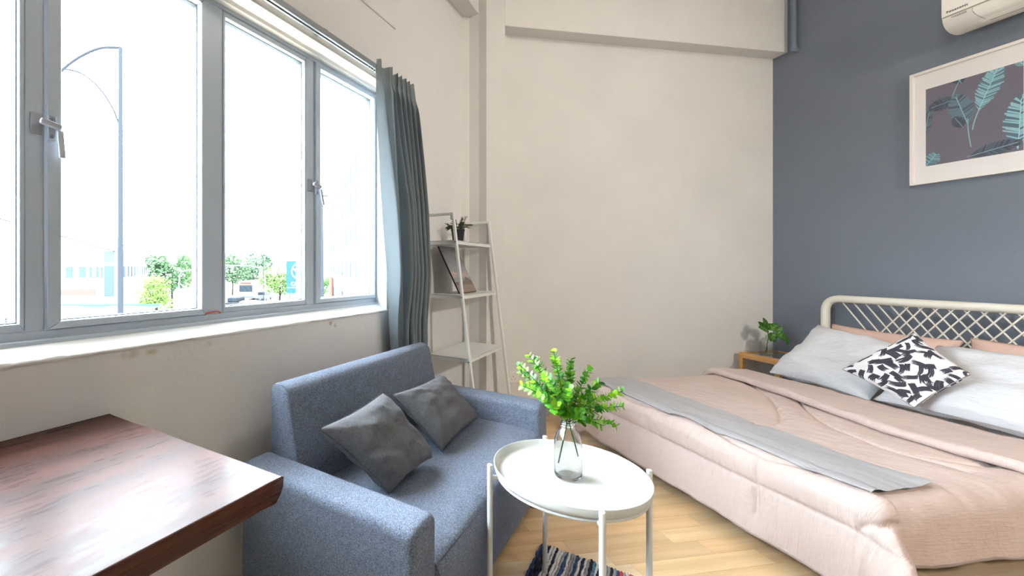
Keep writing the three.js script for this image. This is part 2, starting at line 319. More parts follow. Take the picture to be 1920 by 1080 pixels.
// ---------------------------------------------------------------- curtain and its rail
{
  const rail = wallThing('curtain_rail', 'grey aluminium curtain track above the window', 'curtain rail', [-0.75, 2.185, NW]);
  part(rail, 'track', [box(0, 2.66, 0, 0.004, 0.03, 0.062, 0.001), box(0, 2.66, -0.022, 0.004, 0.03, 0.033, 0.001), box(0, 2.66, -0.022, 0.004, 0.059, 0.062, 0.001), box(0, 2.66, -0.022, -0.019, 0.03, 0.041, 0.0008), box(0, 2.66, -0.022, -0.019, 0.051, 0.062, 0.0008)], M.alu);
  for (const x of [0.3, 1.2, 2.1, 2.6]) part(rail, 'bracket', [box(x, x + 0.025, 0.002, 0.008, 0.0, 0.06, 0.001), box(x, x + 0.025, 0.002, 0.05, 0, 0.004, 0.001)], M.alu);

  const L = [[0.3, 1.875], [0.757, 1.835], [1.6, 1.702], [2.0, 1.665], [2.19, 1.672]], R = [[0.3, 2.25], [0.7, 2.245], [1.46, 2.205], [2.0, 2.1], [2.19, 2.05]];
  const S0 = 1.9, top = 2.178, bot = 0.34;
  const c = wallThing('curtain', 'dark grey pleated curtain drawn open beside the window', 'curtain', [S0, 0, NW]);
  const phase = (u) => table([[0, 0], [0.17, 0.55], [0.42, 1.5], [0.55, 2.6], [1, 6.8]], u);
  const sheet = (u, v) => {
    const y = lerp(top, bot, v), l = table(L, y), r = table(R, y), ph = phase(u) * 2 * Math.PI + 0.9 * noise(v * 2.2, u * 3) + 0.3, head = sstep(0, 0.09, v);
    const amp = (0.5 + 0.5 * head) * (0.026 + 0.022 * sstep(0.02, 0.4, v)) * (u < 0.42 ? 1.25 : 0.85 + 0.5 * noise(u * 9, 3)) * (1 - 0.25 * sstep(0.8, 1, v));
    const pinch = 1 - 0.45 * Math.exp(-(((v - 0.045) / 0.02) ** 2));
    const end = u > 0.9 ? (u - 0.9) / 0.1 : 0;
    const low = sstep(0.55, 0.78, v), n = 0.1 - 0.028 * low + (1 - 0.35 * low) * amp * pinch * Math.sin(ph) + 0.012 * noise(u * 5, v * 3, 2) - 0.03 * end * (1 - head);
    const s = lerp(l, r, u) + 0.6 * amp * Math.cos(ph) * (u < 0.3 ? 0.4 : 1) + 0.045 * end * (1 - head);
    const lift = v < 0.06 ? (0.005 * Math.sin(ph) + 0.008 * noise(u * 20, 5)) * (1 - v / 0.06) - 0.02 * sstep(0.93, 1, u) * (1 - v / 0.06) : 0;
    return V(s - S0, y + lift + 0.004 * noise(u * 8, v * 8), n);
  };
  part(c, 'cloth', grid(260, 110, sheet), M.curtain);
  part(c, 'header_tape', grid(260, 3, (u, v) => { const p = sheet(u, 0.012 + v * 0.025); p.z -= 0.003; return p; }), MAT({ color: 0x565e66, roughness: 0.7, side: THREE.DoubleSide }));
  for (let i = 0; i < 8; i++) { const p = sheet(0.05 + i * 0.125, 0.03); part(c, 'hook', new THREE.TorusGeometry(0.009, 0.0016, 6, 14, 5).rotateY(Math.PI / 2).translate(p.x, 2.158, 0.047), M.white); }
}
// ---------------------------------------------------------------- ladder shelf
{
  const S = 2.317, N0 = NW + 0.02, shelf = wallThing('ladder_shelf', 'white metal leaning ladder shelf between curtain and corner column', 'shelf', [S, 0, N0]);
  const front = (y) => 0.372 - (0.182 / 1.48) * y;   // the front posts lean back
  for (const x of [0, 0.59]) {
    const t = 0.024;
    part(shelf, 'post', [bar([x, 0, front(0)], [x, 1.48, front(1.48)], t, 0.016, 0.004)], M.white);
    part(shelf, 'post', [bar([x, 0, 0.01], [x, 1.48, 0.01], t, 0.014, 0.004)], M.white);
    part(shelf, 'top_bar', [bar([x, 1.472, 0.006], [x, 1.472, front(1.48) + 0.008], t, 0.016, 0.004)], M.white);
    part(shelf, 'foot', [bar([x, 0.008, 0.006], [x, 0.008, front(0) + 0.008], t, 0.016, 0.004)], M.white);
  }
  for (const y of [1.3, 0.965, 0.585, 0.21]) {
    const d = front(y) - 0.006;
    part(shelf, 'shelf_board', [box(0.012, 0.578, y + 0.006, y + 0.012, 0.012, d, 0.001), box(0.012, 0.578, y - 0.012, y + 0.012, d - 0.004, d, 0.001), box(0.012, 0.578, y - 0.012, y + 0.012, 0.012, 0.016, 0.001), box(0.012, 0.016, y - 0.012, y + 0.012, 0.012, d, 0.001), box(0.574, 0.578, y - 0.012, y + 0.012, 0.012, d, 0.001)], M.white);
    for (const x of [-0.0125, 0.6025]) part(shelf, 'screw', rod([x, y, front(y)], [x + (x < 0 ? -0.002 : 0.002), y, front(y)], 0.0055, 10), M.steel);
  }
  // small plant on the top board
  const pot = wallThing('potted_plant', 'small dark leafy plant in a black pot on the ladder shelf', 'plant', [2.56, 1.3135, -1.2]);
  const pg = new THREE.CylinderGeometry(0.045, 0.033, 0.082, 24, 1, true), rim = new THREE.TorusGeometry(0.045, 0.003, 6, 28).rotateX(Math.PI / 2);
  part(pot, 'pot', [pg.clone().translate(0, 0.041, 0), rim.clone().translate(0, 0.081, 0), new THREE.CircleGeometry(0.033, 24).rotateX(Math.PI / 2)], MAT({ color: 0x1d1f25, roughness: 0.5, side: THREE.DoubleSide }));
  part(pot, 'soil', new THREE.CircleGeometry(0.042, 20).rotateX(-Math.PI / 2).translate(0, 0.072, 0), MAT({ color: 0x2a221c, roughness: 1 }));
  reseed(301);
  const tw = [], lf = [];
  for (let i = 0; i < 34; i++) {
    const a = rr(0, 6.28), e = rr(0.35, 1.4), l = rr(0.06, 0.12), d = V(Math.cos(a) * Math.cos(e), Math.sin(e), Math.sin(a) * Math.cos(e)), p0 = V(Math.cos(a) * 0.018, 0.072, Math.sin(a) * 0.018), p1 = p0.clone().addScaledVector(d, l * 0.6), p2 = p0.clone().addScaledVector(d, l); p2.y -= 0.03 * Math.cos(e);
    if (p2.z < -0.085) { p2.z = -0.085; } if (p1.z < -0.08) p1.z = -0.08;
    const cv = new THREE.CatmullRomCurve3([p0, p1, p2]); tw.push(new THREE.TubeGeometry(cv, 6, 0.001, 4));
    for (let k = 2; k < 10; k++) for (const sd of [-1, 1]) {
      const t = k / 9.5, q = cv.getPoint(t), g = new THREE.SphereGeometry(1, 5, 4).scale(0.0095, 0.0012, 0.003).translate(0.009, 0, 0).rotateZ(0.5).rotateY(a + sd * rr(0.6, 1.6)).translate(q.x, q.y, q.z); lf.push(g);
    }
  }
  part(pot, 'stem', tw, MAT({ color: 0x3a4630, roughness: 0.8 }));
  const f = part(pot, 'foliage', lf, MAT({ color: 0x41523b, roughness: 0.6 })); f.userData.kind = 'stuff';
  // print leaning on the middle board
  const pr = wallThing('photo_print', 'thin black-edged dusk landscape print leaning on the middle shelf', 'picture', [2.4, 0.984, -1.112]);
  const inner = new THREE.Group(); inner.name = 'panel'; pr.add(inner); inner.rotation.x = -Math.atan2(0.152, 0.303);
  const H = 0.335;
  part(inner, 'board', box(0, 0.265, 0, H, -0.009, 0, 0.001), M.black);
  const pic = canvasTex(512, 640, (x, w, h) => {
    x.fillStyle = '#8d8e95'; x.fillRect(0, 0, w, h); reseed(77);
    for (let i = 0; i < 420; i++) { const y = rnd() * h * 0.62, g = 126 + rnd() * 34; x.fillStyle = `rgba(${g},${g},${g + 6},0.25)`; x.beginPath(); x.ellipse(rnd() * w, y, rr(30, 120), rr(4, 18), 0.05, 0, 7); x.fill(); }
    for (let i = 0; i < 160; i++) { x.fillStyle = `rgba(${190 + rnd() * 30},${165 + rnd() * 20},${140 + rnd() * 15},0.12)`; x.beginPath(); x.ellipse(rnd() * w, h * rr(0.56, 0.68), rr(20, 90), rr(3, 12), 0, 0, 7); x.fill(); }
    x.fillStyle = '#6f625c'; x.beginPath(); x.moveTo(0, h); x.lineTo(0, h * 0.8); for (let i = 0; i <= 40; i++) x.lineTo(i / 40 * w, h * (0.78 - 0.10 * Math.exp(-(((i - 30) / 7) ** 2)) + 0.012 * noise(i * 0.6, 2))); x.lineTo(w, h); x.fill();
    x.fillStyle = '#877469'; x.beginPath(); x.moveTo(0, h); x.lineTo(0, h * 0.86); for (let i = 0; i <= 40; i++) x.lineTo(i / 40 * w, h * (0.84 + 0.012 * noise(i * 0.4, 9))); x.lineTo(w, h); x.fill();
  });
  part(inner, 'print', new THREE.PlaneGeometry(0.259, H - 0.006).translate(0.1325, H / 2, 0.0006), MAT({ map: pic, roughness: 0.25 }));
}
// ---------------------------------------------------------------- socket
{
  const so = thing('wall_socket', 'white switched wall socket low on the back wall', 'socket', [1.452, 0.306, ZB]);
  part(so, 'plate', box(-0.043, 0.043, -0.043, 0.043, 0, 0.009, 0.004), M.plastic);
  part(so, 'switch', box(0.008, 0.022, 0.012, 0.032, 0.008, 0.012, 0.001), M.plastic);
  for (const [x, y, w, h] of [[-0.006, 0.008, 0.004, 0.008], [-0.017, -0.014, 0.007, 0.004], [0.008, -0.014, 0.007, 0.004]]) part(so, 'slot', box(x - w / 2, x + w / 2, y - h / 2, y + h / 2, 0.0088, 0.0094, 0), M.dark);
}
// ---------------------------------------------------------------- desk slab
{
  const S = -0.3, top = 0.728, TK = 0.054;
  const d = wallThing('desk', 'thick glossy reddish-brown live-edge wooden slab desk under the window', 'desk', [S, 0, -0.98]);
  const out = [];   // outline in (s, n), anticlockwise seen from above
  const frontN = (s) => -0.642 + 0.004 * noise(s * 3.1, 4) + 0.0015 * noise(s * 9, 8) + 0.012 * sstep(-0.3, 0.6, -s);
  for (let i = 0; i <= 60; i++) { const s = lerp(-1.15, 0.566, i / 60); out.push([s, frontN(s)]); }
  for (let i = 1; i <= 20; i++) { const k = i / 20; out.push([lerp(0.566, 0.528, k) + 0.0025 * noise(k * 6, 3), lerp(frontN(0.566), -1.322, k)]); }
  out.push([-1.15, -1.322]);
  const cx = -0.3, cn = -0.98, rings = [[0, 0.004], [-0.0006, 0.0015], [-0.003, 0], [-0.02, 0.001], [-0.038, 0.006], [-TK + 0.003, 0.012], [-TK, 0.016]];
  const N = out.length, inset = (i, w) => { const p = out[i], a = out[(i + N - 1) % N], b = out[(i + 1) % N]; let tx = b[0] - a[0], tn = b[1] - a[1]; const l = Math.hypot(tx, tn); tx /= l; tn /= l; const k = p[1] > -1.3 ? 1 : 0.1; return [p[0] - tn * 0 + (-tn) * 0 - (tn) * 0 + (p[0] > 0.52 ? -1 : 0) * w * k, p[1] + (p[1] > -0.75 && p[0] < 0.565 ? -1 : p[0] >= 0.565 ? -0.7 : 0) * w * k]; };
  const loc = (s, y, n) => V(s - S, y, n + 0.98), pos = [], uv = [], idx = [];
  rings.forEach(([dy, w], r) => { let run = 0; for (let i = 0; i <= N; i++) { const j = i % N, q = inset(j, w); const p = loc(q[0], top + dy, q[1]); pos.push(p.x, p.y, p.z); if (i) run += Math.hypot(out[j][0] - out[(i - 1) % N][0], out[j][1] - out[(i - 1) % N][1]); uv.push(run * 0.9 + 0.3, 0.5 + dy * 1.6); } });
  for (let r = 0; r < rings.length - 1; r++) for (let i = 0; i < N; i++) { const a = r * (N + 1) + i, b = a + 1, c = a + N + 1, e = c + 1; idx.push(a, c, b, b, c, e); }
  const side = new THREE.BufferGeometry(); side.setAttribute('position', new THREE.Float32BufferAttribute(pos, 3)); side.setAttribute('uv', new THREE.Float32BufferAttribute(uv, 2)); side.setIndex(idx); side.computeVertexNormals();
  const cap = (ring, flip) => { const [dy, w] = rings[ring]; const pts = out.map((_, i) => inset(i, w)); const g = new THREE.ShapeGeometry(new THREE.Shape(pts.map(([s, n]) => new THREE.Vector2(s - S, -(n + 0.98))))).rotateX(-Math.PI / 2).translate(0, top + dy, 0); if (flip) { g.scale(1, 1, 1); const ix = g.index.array; for (let i = 0; i < ix.length; i += 3) { const t = ix[i]; ix[i] = ix[i + 1]; ix[i + 1] = t; } g.computeVertexNormals(); } return muv(g); };
  part(d, 'slab', merged([side, cap(0, false), cap(rings.length - 1, true)]), M.slab);
  for (const s of [-1.0, 0.02]) part(d, 'leg', [box(s - 0.03 - S, s + 0.03 - S, 0, top - TK, -0.3, -0.24, 0.003), box(s - 0.03 - S, s + 0.03 - S, 0, top - TK, 0.2, 0.26, 0.003), box(s - 0.03 - S, s + 0.03 - S, top - TK - 0.06, top - TK, -0.3, 0.26, 0.003)], M.black);
}
// ---------------------------------------------------------------- sofa
{
  const so = wallThing('sofa', 'small grey-blue fabric two-seat sofa below the window', 'sofa', [0.86, 0, -1.19]);   // x 0..1.26, z 0..0.67
  const arm = (x0, x1) => { const g = new RoundedBoxGeometry(x1 - x0, 0.4, 0.67, 5, 0.022); const p = g.attributes.position; for (let i = 0; i < p.count; i++) { const x = p.getX(i), y = p.getY(i), z = p.getZ(i); p.setY(i, y + (y > 0.15 ? 0.006 * (1 - (x / 0.0625) ** 2) : 0)); p.setX(i, x + (Math.abs(x) > 0.05 ? Math.sign(x) * 0.003 * noise(y * 7, z * 6) : 0)); } g.computeVertexNormals(); return muv(mergeVertices(g).translate((x0 + x1) / 2, 0.296, 0.335)); };
  part(so, 'arm', arm(0, 0.125), M.sofa);
  part(so, 'arm', arm(1.135, 1.26), M.sofa);
  const seat = new THREE.Shape(); // (-z, y)
  seat.moveTo(-0.06, 0.1); seat.lineTo(-0.06, 0.385); seat.lineTo(-0.56, 0.386); seat.bezierCurveTo(-0.61, 0.386, -0.65, 0.38, -0.668, 0.36); seat.bezierCurveTo(-0.684, 0.34, -0.685, 0.31, -0.683, 0.27); seat.lineTo(-0.66, 0.1); seat.closePath();
  part(so, 'seat', extrudeX(seat, 0.12, 1.14, 0, 0.5, 14), M.sofa);
  const back = new THREE.Shape();
  back.moveTo(-0.004, 0.1); back.lineTo(-0.002, 0.69); back.bezierCurveTo(-0.002, 0.725, -0.012, 0.735, -0.04, 0.736); back.bezierCurveTo(-0.075, 0.736, -0.092, 0.722, -0.098, 0.69); back.bezierCurveTo(-0.118, 0.58, -0.142, 0.48, -0.165, 0.36); back.lineTo(-0.165, 0.1); back.closePath();
  { const g = extrudeX(back, 0.123, 1.137, 0.014, 0.9, 12); part(so, 'backrest', g, M.sofa); }
  for (const [x, z] of [[0.03, 0.03], [1.17, 0.03], [0.03, 0.58], [1.17, 0.58]]) part(so, 'leg', box(x, x + 0.06, 0, 0.1, z, z + 0.06, 0.004), M.black);
}
// cushion between four corners (top-left, top-right, bottom-right, bottom-left)
function pillow(c, thick, o = {}) {
  const { n = 30, pinch = 0.07, wr = 0.006, sd = 1, k = 1, print = false, fp = 0.5 } = o;
  const [LT, RT, RB, LB] = c.map((p) => V(...p)), ex = RT.clone().sub(LT).add(RB).sub(LB), ey = LT.clone().sub(LB).add(RT).sub(RB), nor = ex.clone().cross(ey).normalize();
  const W = ex.length() / 2, H = ey.length() / 2;
  const side = (sg) => grid(n, n, (a, b) => {
    const u0 = a * 2 - 1, v0 = b * 2 - 1, u = Math.sin(u0 * Math.PI / 2) * 0.35 + u0 * 0.65, v = -(Math.sin(v0 * Math.PI / 2) * 0.35 + v0 * 0.65);
    const pu = u * (1 - pinch * (1 - v * v)), pv = v * (1 - pinch * (1 - u * u)), x = (pu + 1) / 2, y = (pv + 1) / 2;
    const p = LB.clone().lerp(RB, x).lerp(LT.clone().lerp(RT, x), y);
    const e = Math.pow(Math.max(0, (1 - u ** 4) * (1 - v ** 4)), fp), m = Math.max(Math.abs(u), Math.abs(v));
    const wk = wr * (noise(u * 2.3 + sd * 3, v * 2.3, sd) * 1.4 + noise((u + v) * 4.5 + sd, (u - v) * 1.4, sd * 2) * sstep(0.1, 0.8, m) * 1.3 + 0.5 * noise(u * 9 + sd, v * 9, sd)) * e ** 0.5;
    return p.addScaledVector(nor, sg * (thick / 2 * e) + wk + 0.02 * wr / 0.006 * 0.3 * noise(u * 1.3, v * 1.3, sd + 4));
  }, (a, b) => (print ? [a, 1 - b] : [a * W * k, b * H * k]));
  const f = side(1), r = side(-1), ix = r.index.array; for (let i = 0; i < ix.length; i += 3) { const t = ix[i + 1]; ix[i + 1] = ix[i + 2]; ix[i + 2] = t; } r.computeVertexNormals();
  return [f, r];
}
function pillowThing(name, label, category, base, turn, corners, thick, mat, o, group) {
  const g = thing(name, label, category, base, turn, group);
  const [f, r] = pillow(corners, thick, o);
  part(g, 'cover', [f, r], mat);
  const P = corners.map((p) => V(...p)), pin = (o.pinch ?? 0.07), pts = [];   // piped seam round the edge
  for (let e = 0; e < 4; e++) for (let i = 0; i < 10; i++) {
    const t = i / 10 * 2 - 1, [u, v] = [[t, 1], [1, -t], [-t, -1], [-1, t]][e], pu = u * (1 - pin * (1 - v * v)), pv = v * (1 - pin * (1 - u * u)), x = (pu + 1) / 2, y = (pv + 1) / 2;
    pts.push(P[3].clone().lerp(P[2], x).lerp(P[0].clone().lerp(P[1], x), y));
  }
  part(g, 'seam', new THREE.TubeGeometry(new THREE.CatmullRomCurve3(pts, true, 'catmullrom', 0.3), 120, o.seam ?? 0.0022, 5, true), mat);
  return g;
}
{
  const loc = (a, b) => a.map((p) => [p[0] - b[0], p[1] - b[1], p[2] - b[2]]);
  const b1 = [1.22, 0.386, -0.87], b2 = [1.69, 0.386, -0.88];
  pillowThing('sofa_cushion', 'charcoal grey cushion beside the sofa arm next to the desk', 'cushion', WV(...b1), TH, loc([[0.985, 0.622, -0.95], [1.335, 0.655, -0.945], [1.425, 0.415, -0.775], [1.135, 0.402, -0.775]], b1), 0.13, M.cushion, { sd: 3, wr: 0.007 }, 'cushions on the sofa');
  pillowThing('sofa_cushion', 'charcoal grey cushion in the middle of the sofa, half behind another', 'cushion', WV(...b2), TH, loc([[1.45, 0.612, -0.975], [1.88, 0.604, -0.975], [1.935, 0.41, -0.80], [1.515, 0.405, -0.78]], b2), 0.115, M.cushion, { sd: 8, wr: 0.0065 }, 'cushions on the sofa');
}
// ---------------------------------------------------------------- rug
{
  const r = wallThing('rag_rug', 'striped blue, white and red shaggy rag rug under the tray table', 'rug', [1.18, 0, -0.46]);
  part(r, 'backing', box(0, 0.6, 0, 0.004, 0, 0.9, 0.001), MAT({ color: 0x7b7b80, roughness: 1 }));
  const cols = { w: 0xc9c8c8, g: 0x8f8f97, b: 0x27456f, n: 0x1c2240, k: 0x1e1f26, t: 0x4a7390, r: 0xb3373c, p: 0x4a3a5f, l: 0xa5a3b4, e: 0x2f6a70 }, mats = {};
  const seq = 'bnknwwnwwgbwggbwnwgktwnlggkgbrgwrbtpnptwkwgkwrgnlnwkrpkwkrebtlrwpwkntwrgbwklpewnrgwbktwlrnwg';
  const W = 0.9 / seq.length; reseed(402);
  for (let i = 0; i < seq.length; i++) {
    const m = (mats[seq[i]] ??= MAT({ color: cols[seq[i]], roughness: 1 })), z = (i + 0.5) * W, q = i * 3.3;
    const g = grid(110, 5, (u, v) => { const a = v * Math.PI, x = u * 0.6, wob = 0.005 * noise(x * 30, q) + 0.003 * noise(x * 110, q), h = 0.010 + 0.005 * noise(x * 90, q + 4) + 0.003 * noise(x * 240, q + 7); return V(x + 0.004 * noise(v * 4, q, x * 60), 0.002 + h * Math.sin(a) * 1.1, z + wob - Math.cos(a) * W * 0.62); });
    const ix = g.index.array; for (let k = 0; k < ix.length; k += 3) { const t = ix[k + 1]; ix[k + 1] = ix[k + 2]; ix[k + 2] = t; } g.computeVertexNormals();
    part(r, 'yarn_row', g, m);
  }
}
// ---------------------------------------------------------------- tray table, bottle and greenery
const TC = [0.764, 0, -1.208];
{
  const t = thing('tray_table', 'round white metal tray table beside the sofa', 'table', TC), R = 0.225;
  part(t, 'tray', lathe([[0, 0.488], [R - 0.012, 0.488], [R - 0.006, 0.49], [R - 0.0025, 0.5], [R - 0.001, 0.512], [R + 0.0005, 0.513], [R + 0.002, 0.512], [R + 0.001, 0.498], [R - 0.003, 0.487], [R - 0.01, 0.484], [0, 0.484]], 96), M.tray);
  part(t, 'ring', new THREE.TorusGeometry(R - 0.012, 0.0055, 10, 72).rotateX(Math.PI / 2).translate(0, 0.478, 0), M.white);
  for (const [x, z] of [[0.055, -0.236], [-0.236, -0.055], [-0.055, 0.236], [0.236, 0.055]]) {
    const l = part(t, 'leg', [rod([x, 0, z], [x, 0.516, z], 0.0085, 16), new THREE.SphereGeometry(0.0085, 14, 6, 0, 6.3, 0, 1.57).scale(1, 0.4, 1).translate(x, 0.516, z)], M.white);
    part(l, 'bracket', [bar([x, 0.478, z], [x * 0.86, 0.478, z * 0.86], 0.008, 0.012, 0.002)], M.white);
  }
}
{
  const B = [TC[0] - 0.004, 0.488, TC[2] + 0.004], b = thing('glass_bottle', 'clear glass milk bottle standing on the white tray table', 'bottle', B);
  const o = [[0, 0.0005], [0.03, 0.0005], [0.037, 0.003], [0.0405, 0.01], [0.041, 0.02], [0.041, 0.1], [0.0395, 0.118], [0.034, 0.136], [0.0265, 0.148], [0.0215, 0.155], [0.0205, 0.159], [0.0232, 0.161], [0.0232, 0.163], [0.0208, 0.1645], [0.0208, 0.167], [0.023, 0.1685], [0.023, 0.1705], [0.0208, 0.172], [0.0212, 0.176], [0.0205, 0.1775]];
  const i = [[0.019, 0.177], [0.0185, 0.16], [0.019, 0.156], [0.0245, 0.1465], [0.032, 0.1345], [0.0372, 0.117], [0.0385, 0.1], [0.0385, 0.022], [0.037, 0.013], [0.03, 0.009], [0.015, 0.0105], [0, 0.012]];
  part(b, 'body', lathe([...o, ...i], 64), M.glass);
  // sprigs
  const g = thing('eucalyptus_bunch', 'bright green artificial round-leaf sprigs in the glass bottle', 'plant', B);
  const X = V(Math.cos(PSI), 0, Math.sin(PSI)), Z = V(-Math.sin(PSI), 0, Math.cos(PSI)), at = (x, y, z) => X.clone().multiplyScalar(x).addScaledVector(Z, z).add(V(0, y, 0));
  const leafGeo = (() => { const p = [0, 0, 0.004], ix = []; for (let k = 0; k < 9; k++) { const a = k / 9 * 2 * Math.PI, r = 1 + 0.06 * Math.cos(a); p.push(1 + r * Math.cos(a), r * Math.sin(a) * 0.92, 0.22 * (1 - 0.4 * Math.cos(a) ** 2)); } p[0] = 1; p[2] = 0; for (let k = 0; k < 9; k++) ix.push(0, 1 + k, 1 + (k + 1) % 9); const q = new THREE.BufferGeometry(); q.setAttribute('position', new THREE.Float32BufferAttribute(p, 3)); q.setAttribute('uv', new THREE.Float32BufferAttribute(new Float32Array(20), 2)); q.setIndex(ix); q.computeVertexNormals(); return q; })();
  reseed(515);
  const leaves = [];
  const tips = [[-0.152, 0.175, 0.0], [-0.155, 0.118, 0.03], [-0.112, 0.198, -0.03], [-0.09, 0.155, 0.05], [-0.078, 0.18, -0.06], [-0.045, 0.214, 0.0], [-0.018, 0.182, -0.06], [0.018, 0.187, -0.02], [0.04, 0.16, -0.08], [0.057, 0.168, 0.02], [-0.036, 0.13, 0.085], [-0.066, 0.078, 0.075], [0.115, 0.112, -0.03], [0.163, 0.095, 0.01], [0.148, 0.058, 0.04], [0.123, 0.002, 0.05], [0.074, 0.01, 0.07], [0.005, 0.05, 0.09], [-0.11, 0.1, 0.07], [0.06, 0.09, 0.06], [-0.13, 0.14, -0.05]];
  for (const [x, y, z] of tips) {
    const p0 = V(rr(-0.008, 0.008), 0.165, rr(-0.008, 0.008)), p2 = at(x, 0.176 + y, z), p1 = p0.clone().lerp(p2, 0.45).add(V(0, 0.025 + 0.02 * rnd(), 0)), cv = new THREE.QuadraticBezierCurve3(p0, p1, p2), len = cv.getLength();
    const br = part(g, 'branch', new THREE.TubeGeometry(cv, 12, 0.0013, 5), M.stem), pairs = Math.max(5, Math.round(len / 0.0108));
    for (let k = 0; k < pairs; k++) {
      const t = 0.2 + 0.8 * (k + 0.6) / pairs, q = cv.getPoint(Math.min(t, 1)), tg = cv.getTangent(Math.min(t, 1)), e = V(rnd() - 0.5, rnd() - 0.5, rnd() - 0.5).cross(tg).normalize(), f2 = tg.clone().cross(e), R = (0.0112 - 0.0028 * t ** 3) * rr(0.85, 1.12);
      for (const sd of [0, Math.PI]) {
        const a = k * 1.57 + sd + rr(-0.3, 0.3), out = e.clone().multiplyScalar(Math.cos(a)).addScaledVector(f2, Math.sin(a)).addScaledVector(tg, rr(0.35, 0.8)).normalize(), side = tg.clone().cross(out).normalize(), nn = out.clone().cross(side);
        const tone = rnd(), shade = tone < 0.34 ? M.leafLight : tone < 0.78 ? M.leafMid : M.leafDark, mx = new THREE.Matrix4().makeBasis(out.multiplyScalar(R), side.multiplyScalar(R), nn.multiplyScalar(R)).setPosition(q);
        leaves.push({ mx, shade, br, key: z + 0.3 * y + 0.06 * rnd() });
      }
    }
  }
  leaves.sort((a, b) => b.key - a.key);   // the leaves in front one by one, those behind them together
  leaves.slice(0, 300).forEach(({ mx, shade, br }) => { const lf = part(br, 'leaf', leafGeo, shade); mx.decompose(lf.position, lf.quaternion, lf.scale); });
  for (const sh of [M.leafLight, M.leafMid, M.leafDark]) { const l = leaves.slice(300).filter((k) => k.shade === sh).map((k) => leafGeo.clone().applyMatrix4(k.mx)); if (l.length) part(g, 'inner_leaves', l, sh).userData.kind = 'stuff'; }
  for (const [x, y, z] of [[-0.03, 0.045, 0.0], [0.031, 0.066, 0.002]]) part(g, 'stalk', new THREE.TubeGeometry(new THREE.CatmullRomCurve3([at(x * 0.1, 0.17, 0), at(x * 0.35, 0.14, 0.002), at(x, y, z)]), 14, 0.0022, 7), M.stem);
}
// ---------------------------------------------------------------- bed
const BZ0 = -2.6, BZ1 = -1.13, BT = 0.385;
{
  const b = thing('bed', 'cream metal bed with criss-cross lattice headboard against the blue wall', 'bed', [3.72, 0, -1.86]);
  const hz = 0.727, R = 0.1, H = 0.918;
  const path = new THREE.CurvePath();
  path.add(new THREE.LineCurve3(V(0, 0, -hz), V(0, H - R, -hz))); path.add(new THREE.QuadraticBezierCurve3(V(0, H - R, -hz), V(0, H, -hz), V(0, H, -hz + R)));
  path.add(new THREE.LineCurve3(V(0, H, -hz + R), V(0, H, hz - R))); path.add(new THREE.QuadraticBezierCurve3(V(0, H, hz - R), V(0, H, hz), V(0, H - R, hz))); path.add(new THREE.LineCurve3(V(0, H - R, hz), V(0, 0, hz)));
  part(b, 'headboard_tube', new THREE.TubeGeometry(path, 220, 0.026, 14), M.cream);
  part(b, 'headboard_rail', rod([0, 0.44, -hz], [0, 0.44, hz], 0.014), M.cream);
  for (let k = 0; k < 15; k++) for (const sg of [1, -1]) { const z = sg * (-0.644 + k * 0.0645), dy = H - 0.44; part(b, 'lattice_rod', rod([sg * 0.0045, H, z], [sg * 0.0045, 0.44, z + sg * dy * 0.72], 0.0043, 8), M.cream); }
  for (const z of [-0.69, 0.69]) { part(b, 'side_rail', box(-1.84, 0, 0.17, 0.23, z - 0.015, z + 0.015, 0.003), M.cream); part(b, 'leg', box(-1.82, -1.78, 0, 0.17, z - 0.02, z + 0.02, 0.003), M.cream); }
  part(b, 'foot_rail', box(-1.85, -1.82, 0.17, 0.23, -0.69, 0.69, 0.003), M.cream);
  const m = thing('mattress', 'white sheeted mattress under the pink comforter', 'mattress', [2.74, 0.232, -1.865]);
  part(m, 'body', box(-0.84, 0.94, 0, 0.112, -0.68, 0.68, 0.05, 5), M.linen);
}
const X0 = 1.85, RB = 0.075, Z1 = BZ1 - 0.02, Z0 = BZ0 + 0.04;
const seams = [
  [[2.80, -2.39], [2.635, -2.12], [2.45, -1.93], [2.36, -1.84], [2.273, -1.774], [2.18, -1.73], [2.116, -1.711], [2.05, -1.72]],
  [[2.756, -2.05], [2.6, -1.9], [2.497, -1.777], [2.42, -1.66], [2.384, -1.552], [2.36, -1.45], [2.36, -1.36], [2.40, -1.22]],
  [[2.73, -1.5], [2.708, -1.413], [2.69, -1.34], [2.66, -1.29], [2.629, -1.262], [2.57, -1.24], [2.515, -1.244], [2.45, -1.3], [2.402, -1.355]],
  [[1.665, -2.75], [1.665, -2.2], [1.67, -1.6], [1.68, -1.1], [1.72, -0.98]],
  [[1.80, -1.47], [1.68, -1.47], [1.56, -1.46]], [[1.8, -2.05], [1.66, -2.06]], [[1.83, -1.75], [1.8, -1.6], [1.79, -1.45], [1.83, -1.3]], [[1.82, -2.4], [1.79, -2.2], [1.82, -1.95]],
  [[1.70, -1.12], [1.76, -1.06], [1.84, -1.03]],
];
const segs = seams.flatMap((l) => l.slice(1).map((p, i) => [l[i], p]));
const seamDist = (u, v) => { let d = 9; for (const [a, b] of segs) { const dx = b[0] - a[0], dz = b[1] - a[1], t = clamp(((u - a[0]) * dx + (v - a[1]) * dz) / (dx * dx + dz * dz), 0, 1); d = Math.min(d, Math.hypot(u - a[0] - t * dx, v - a[1] - t * dz)); } return d; };
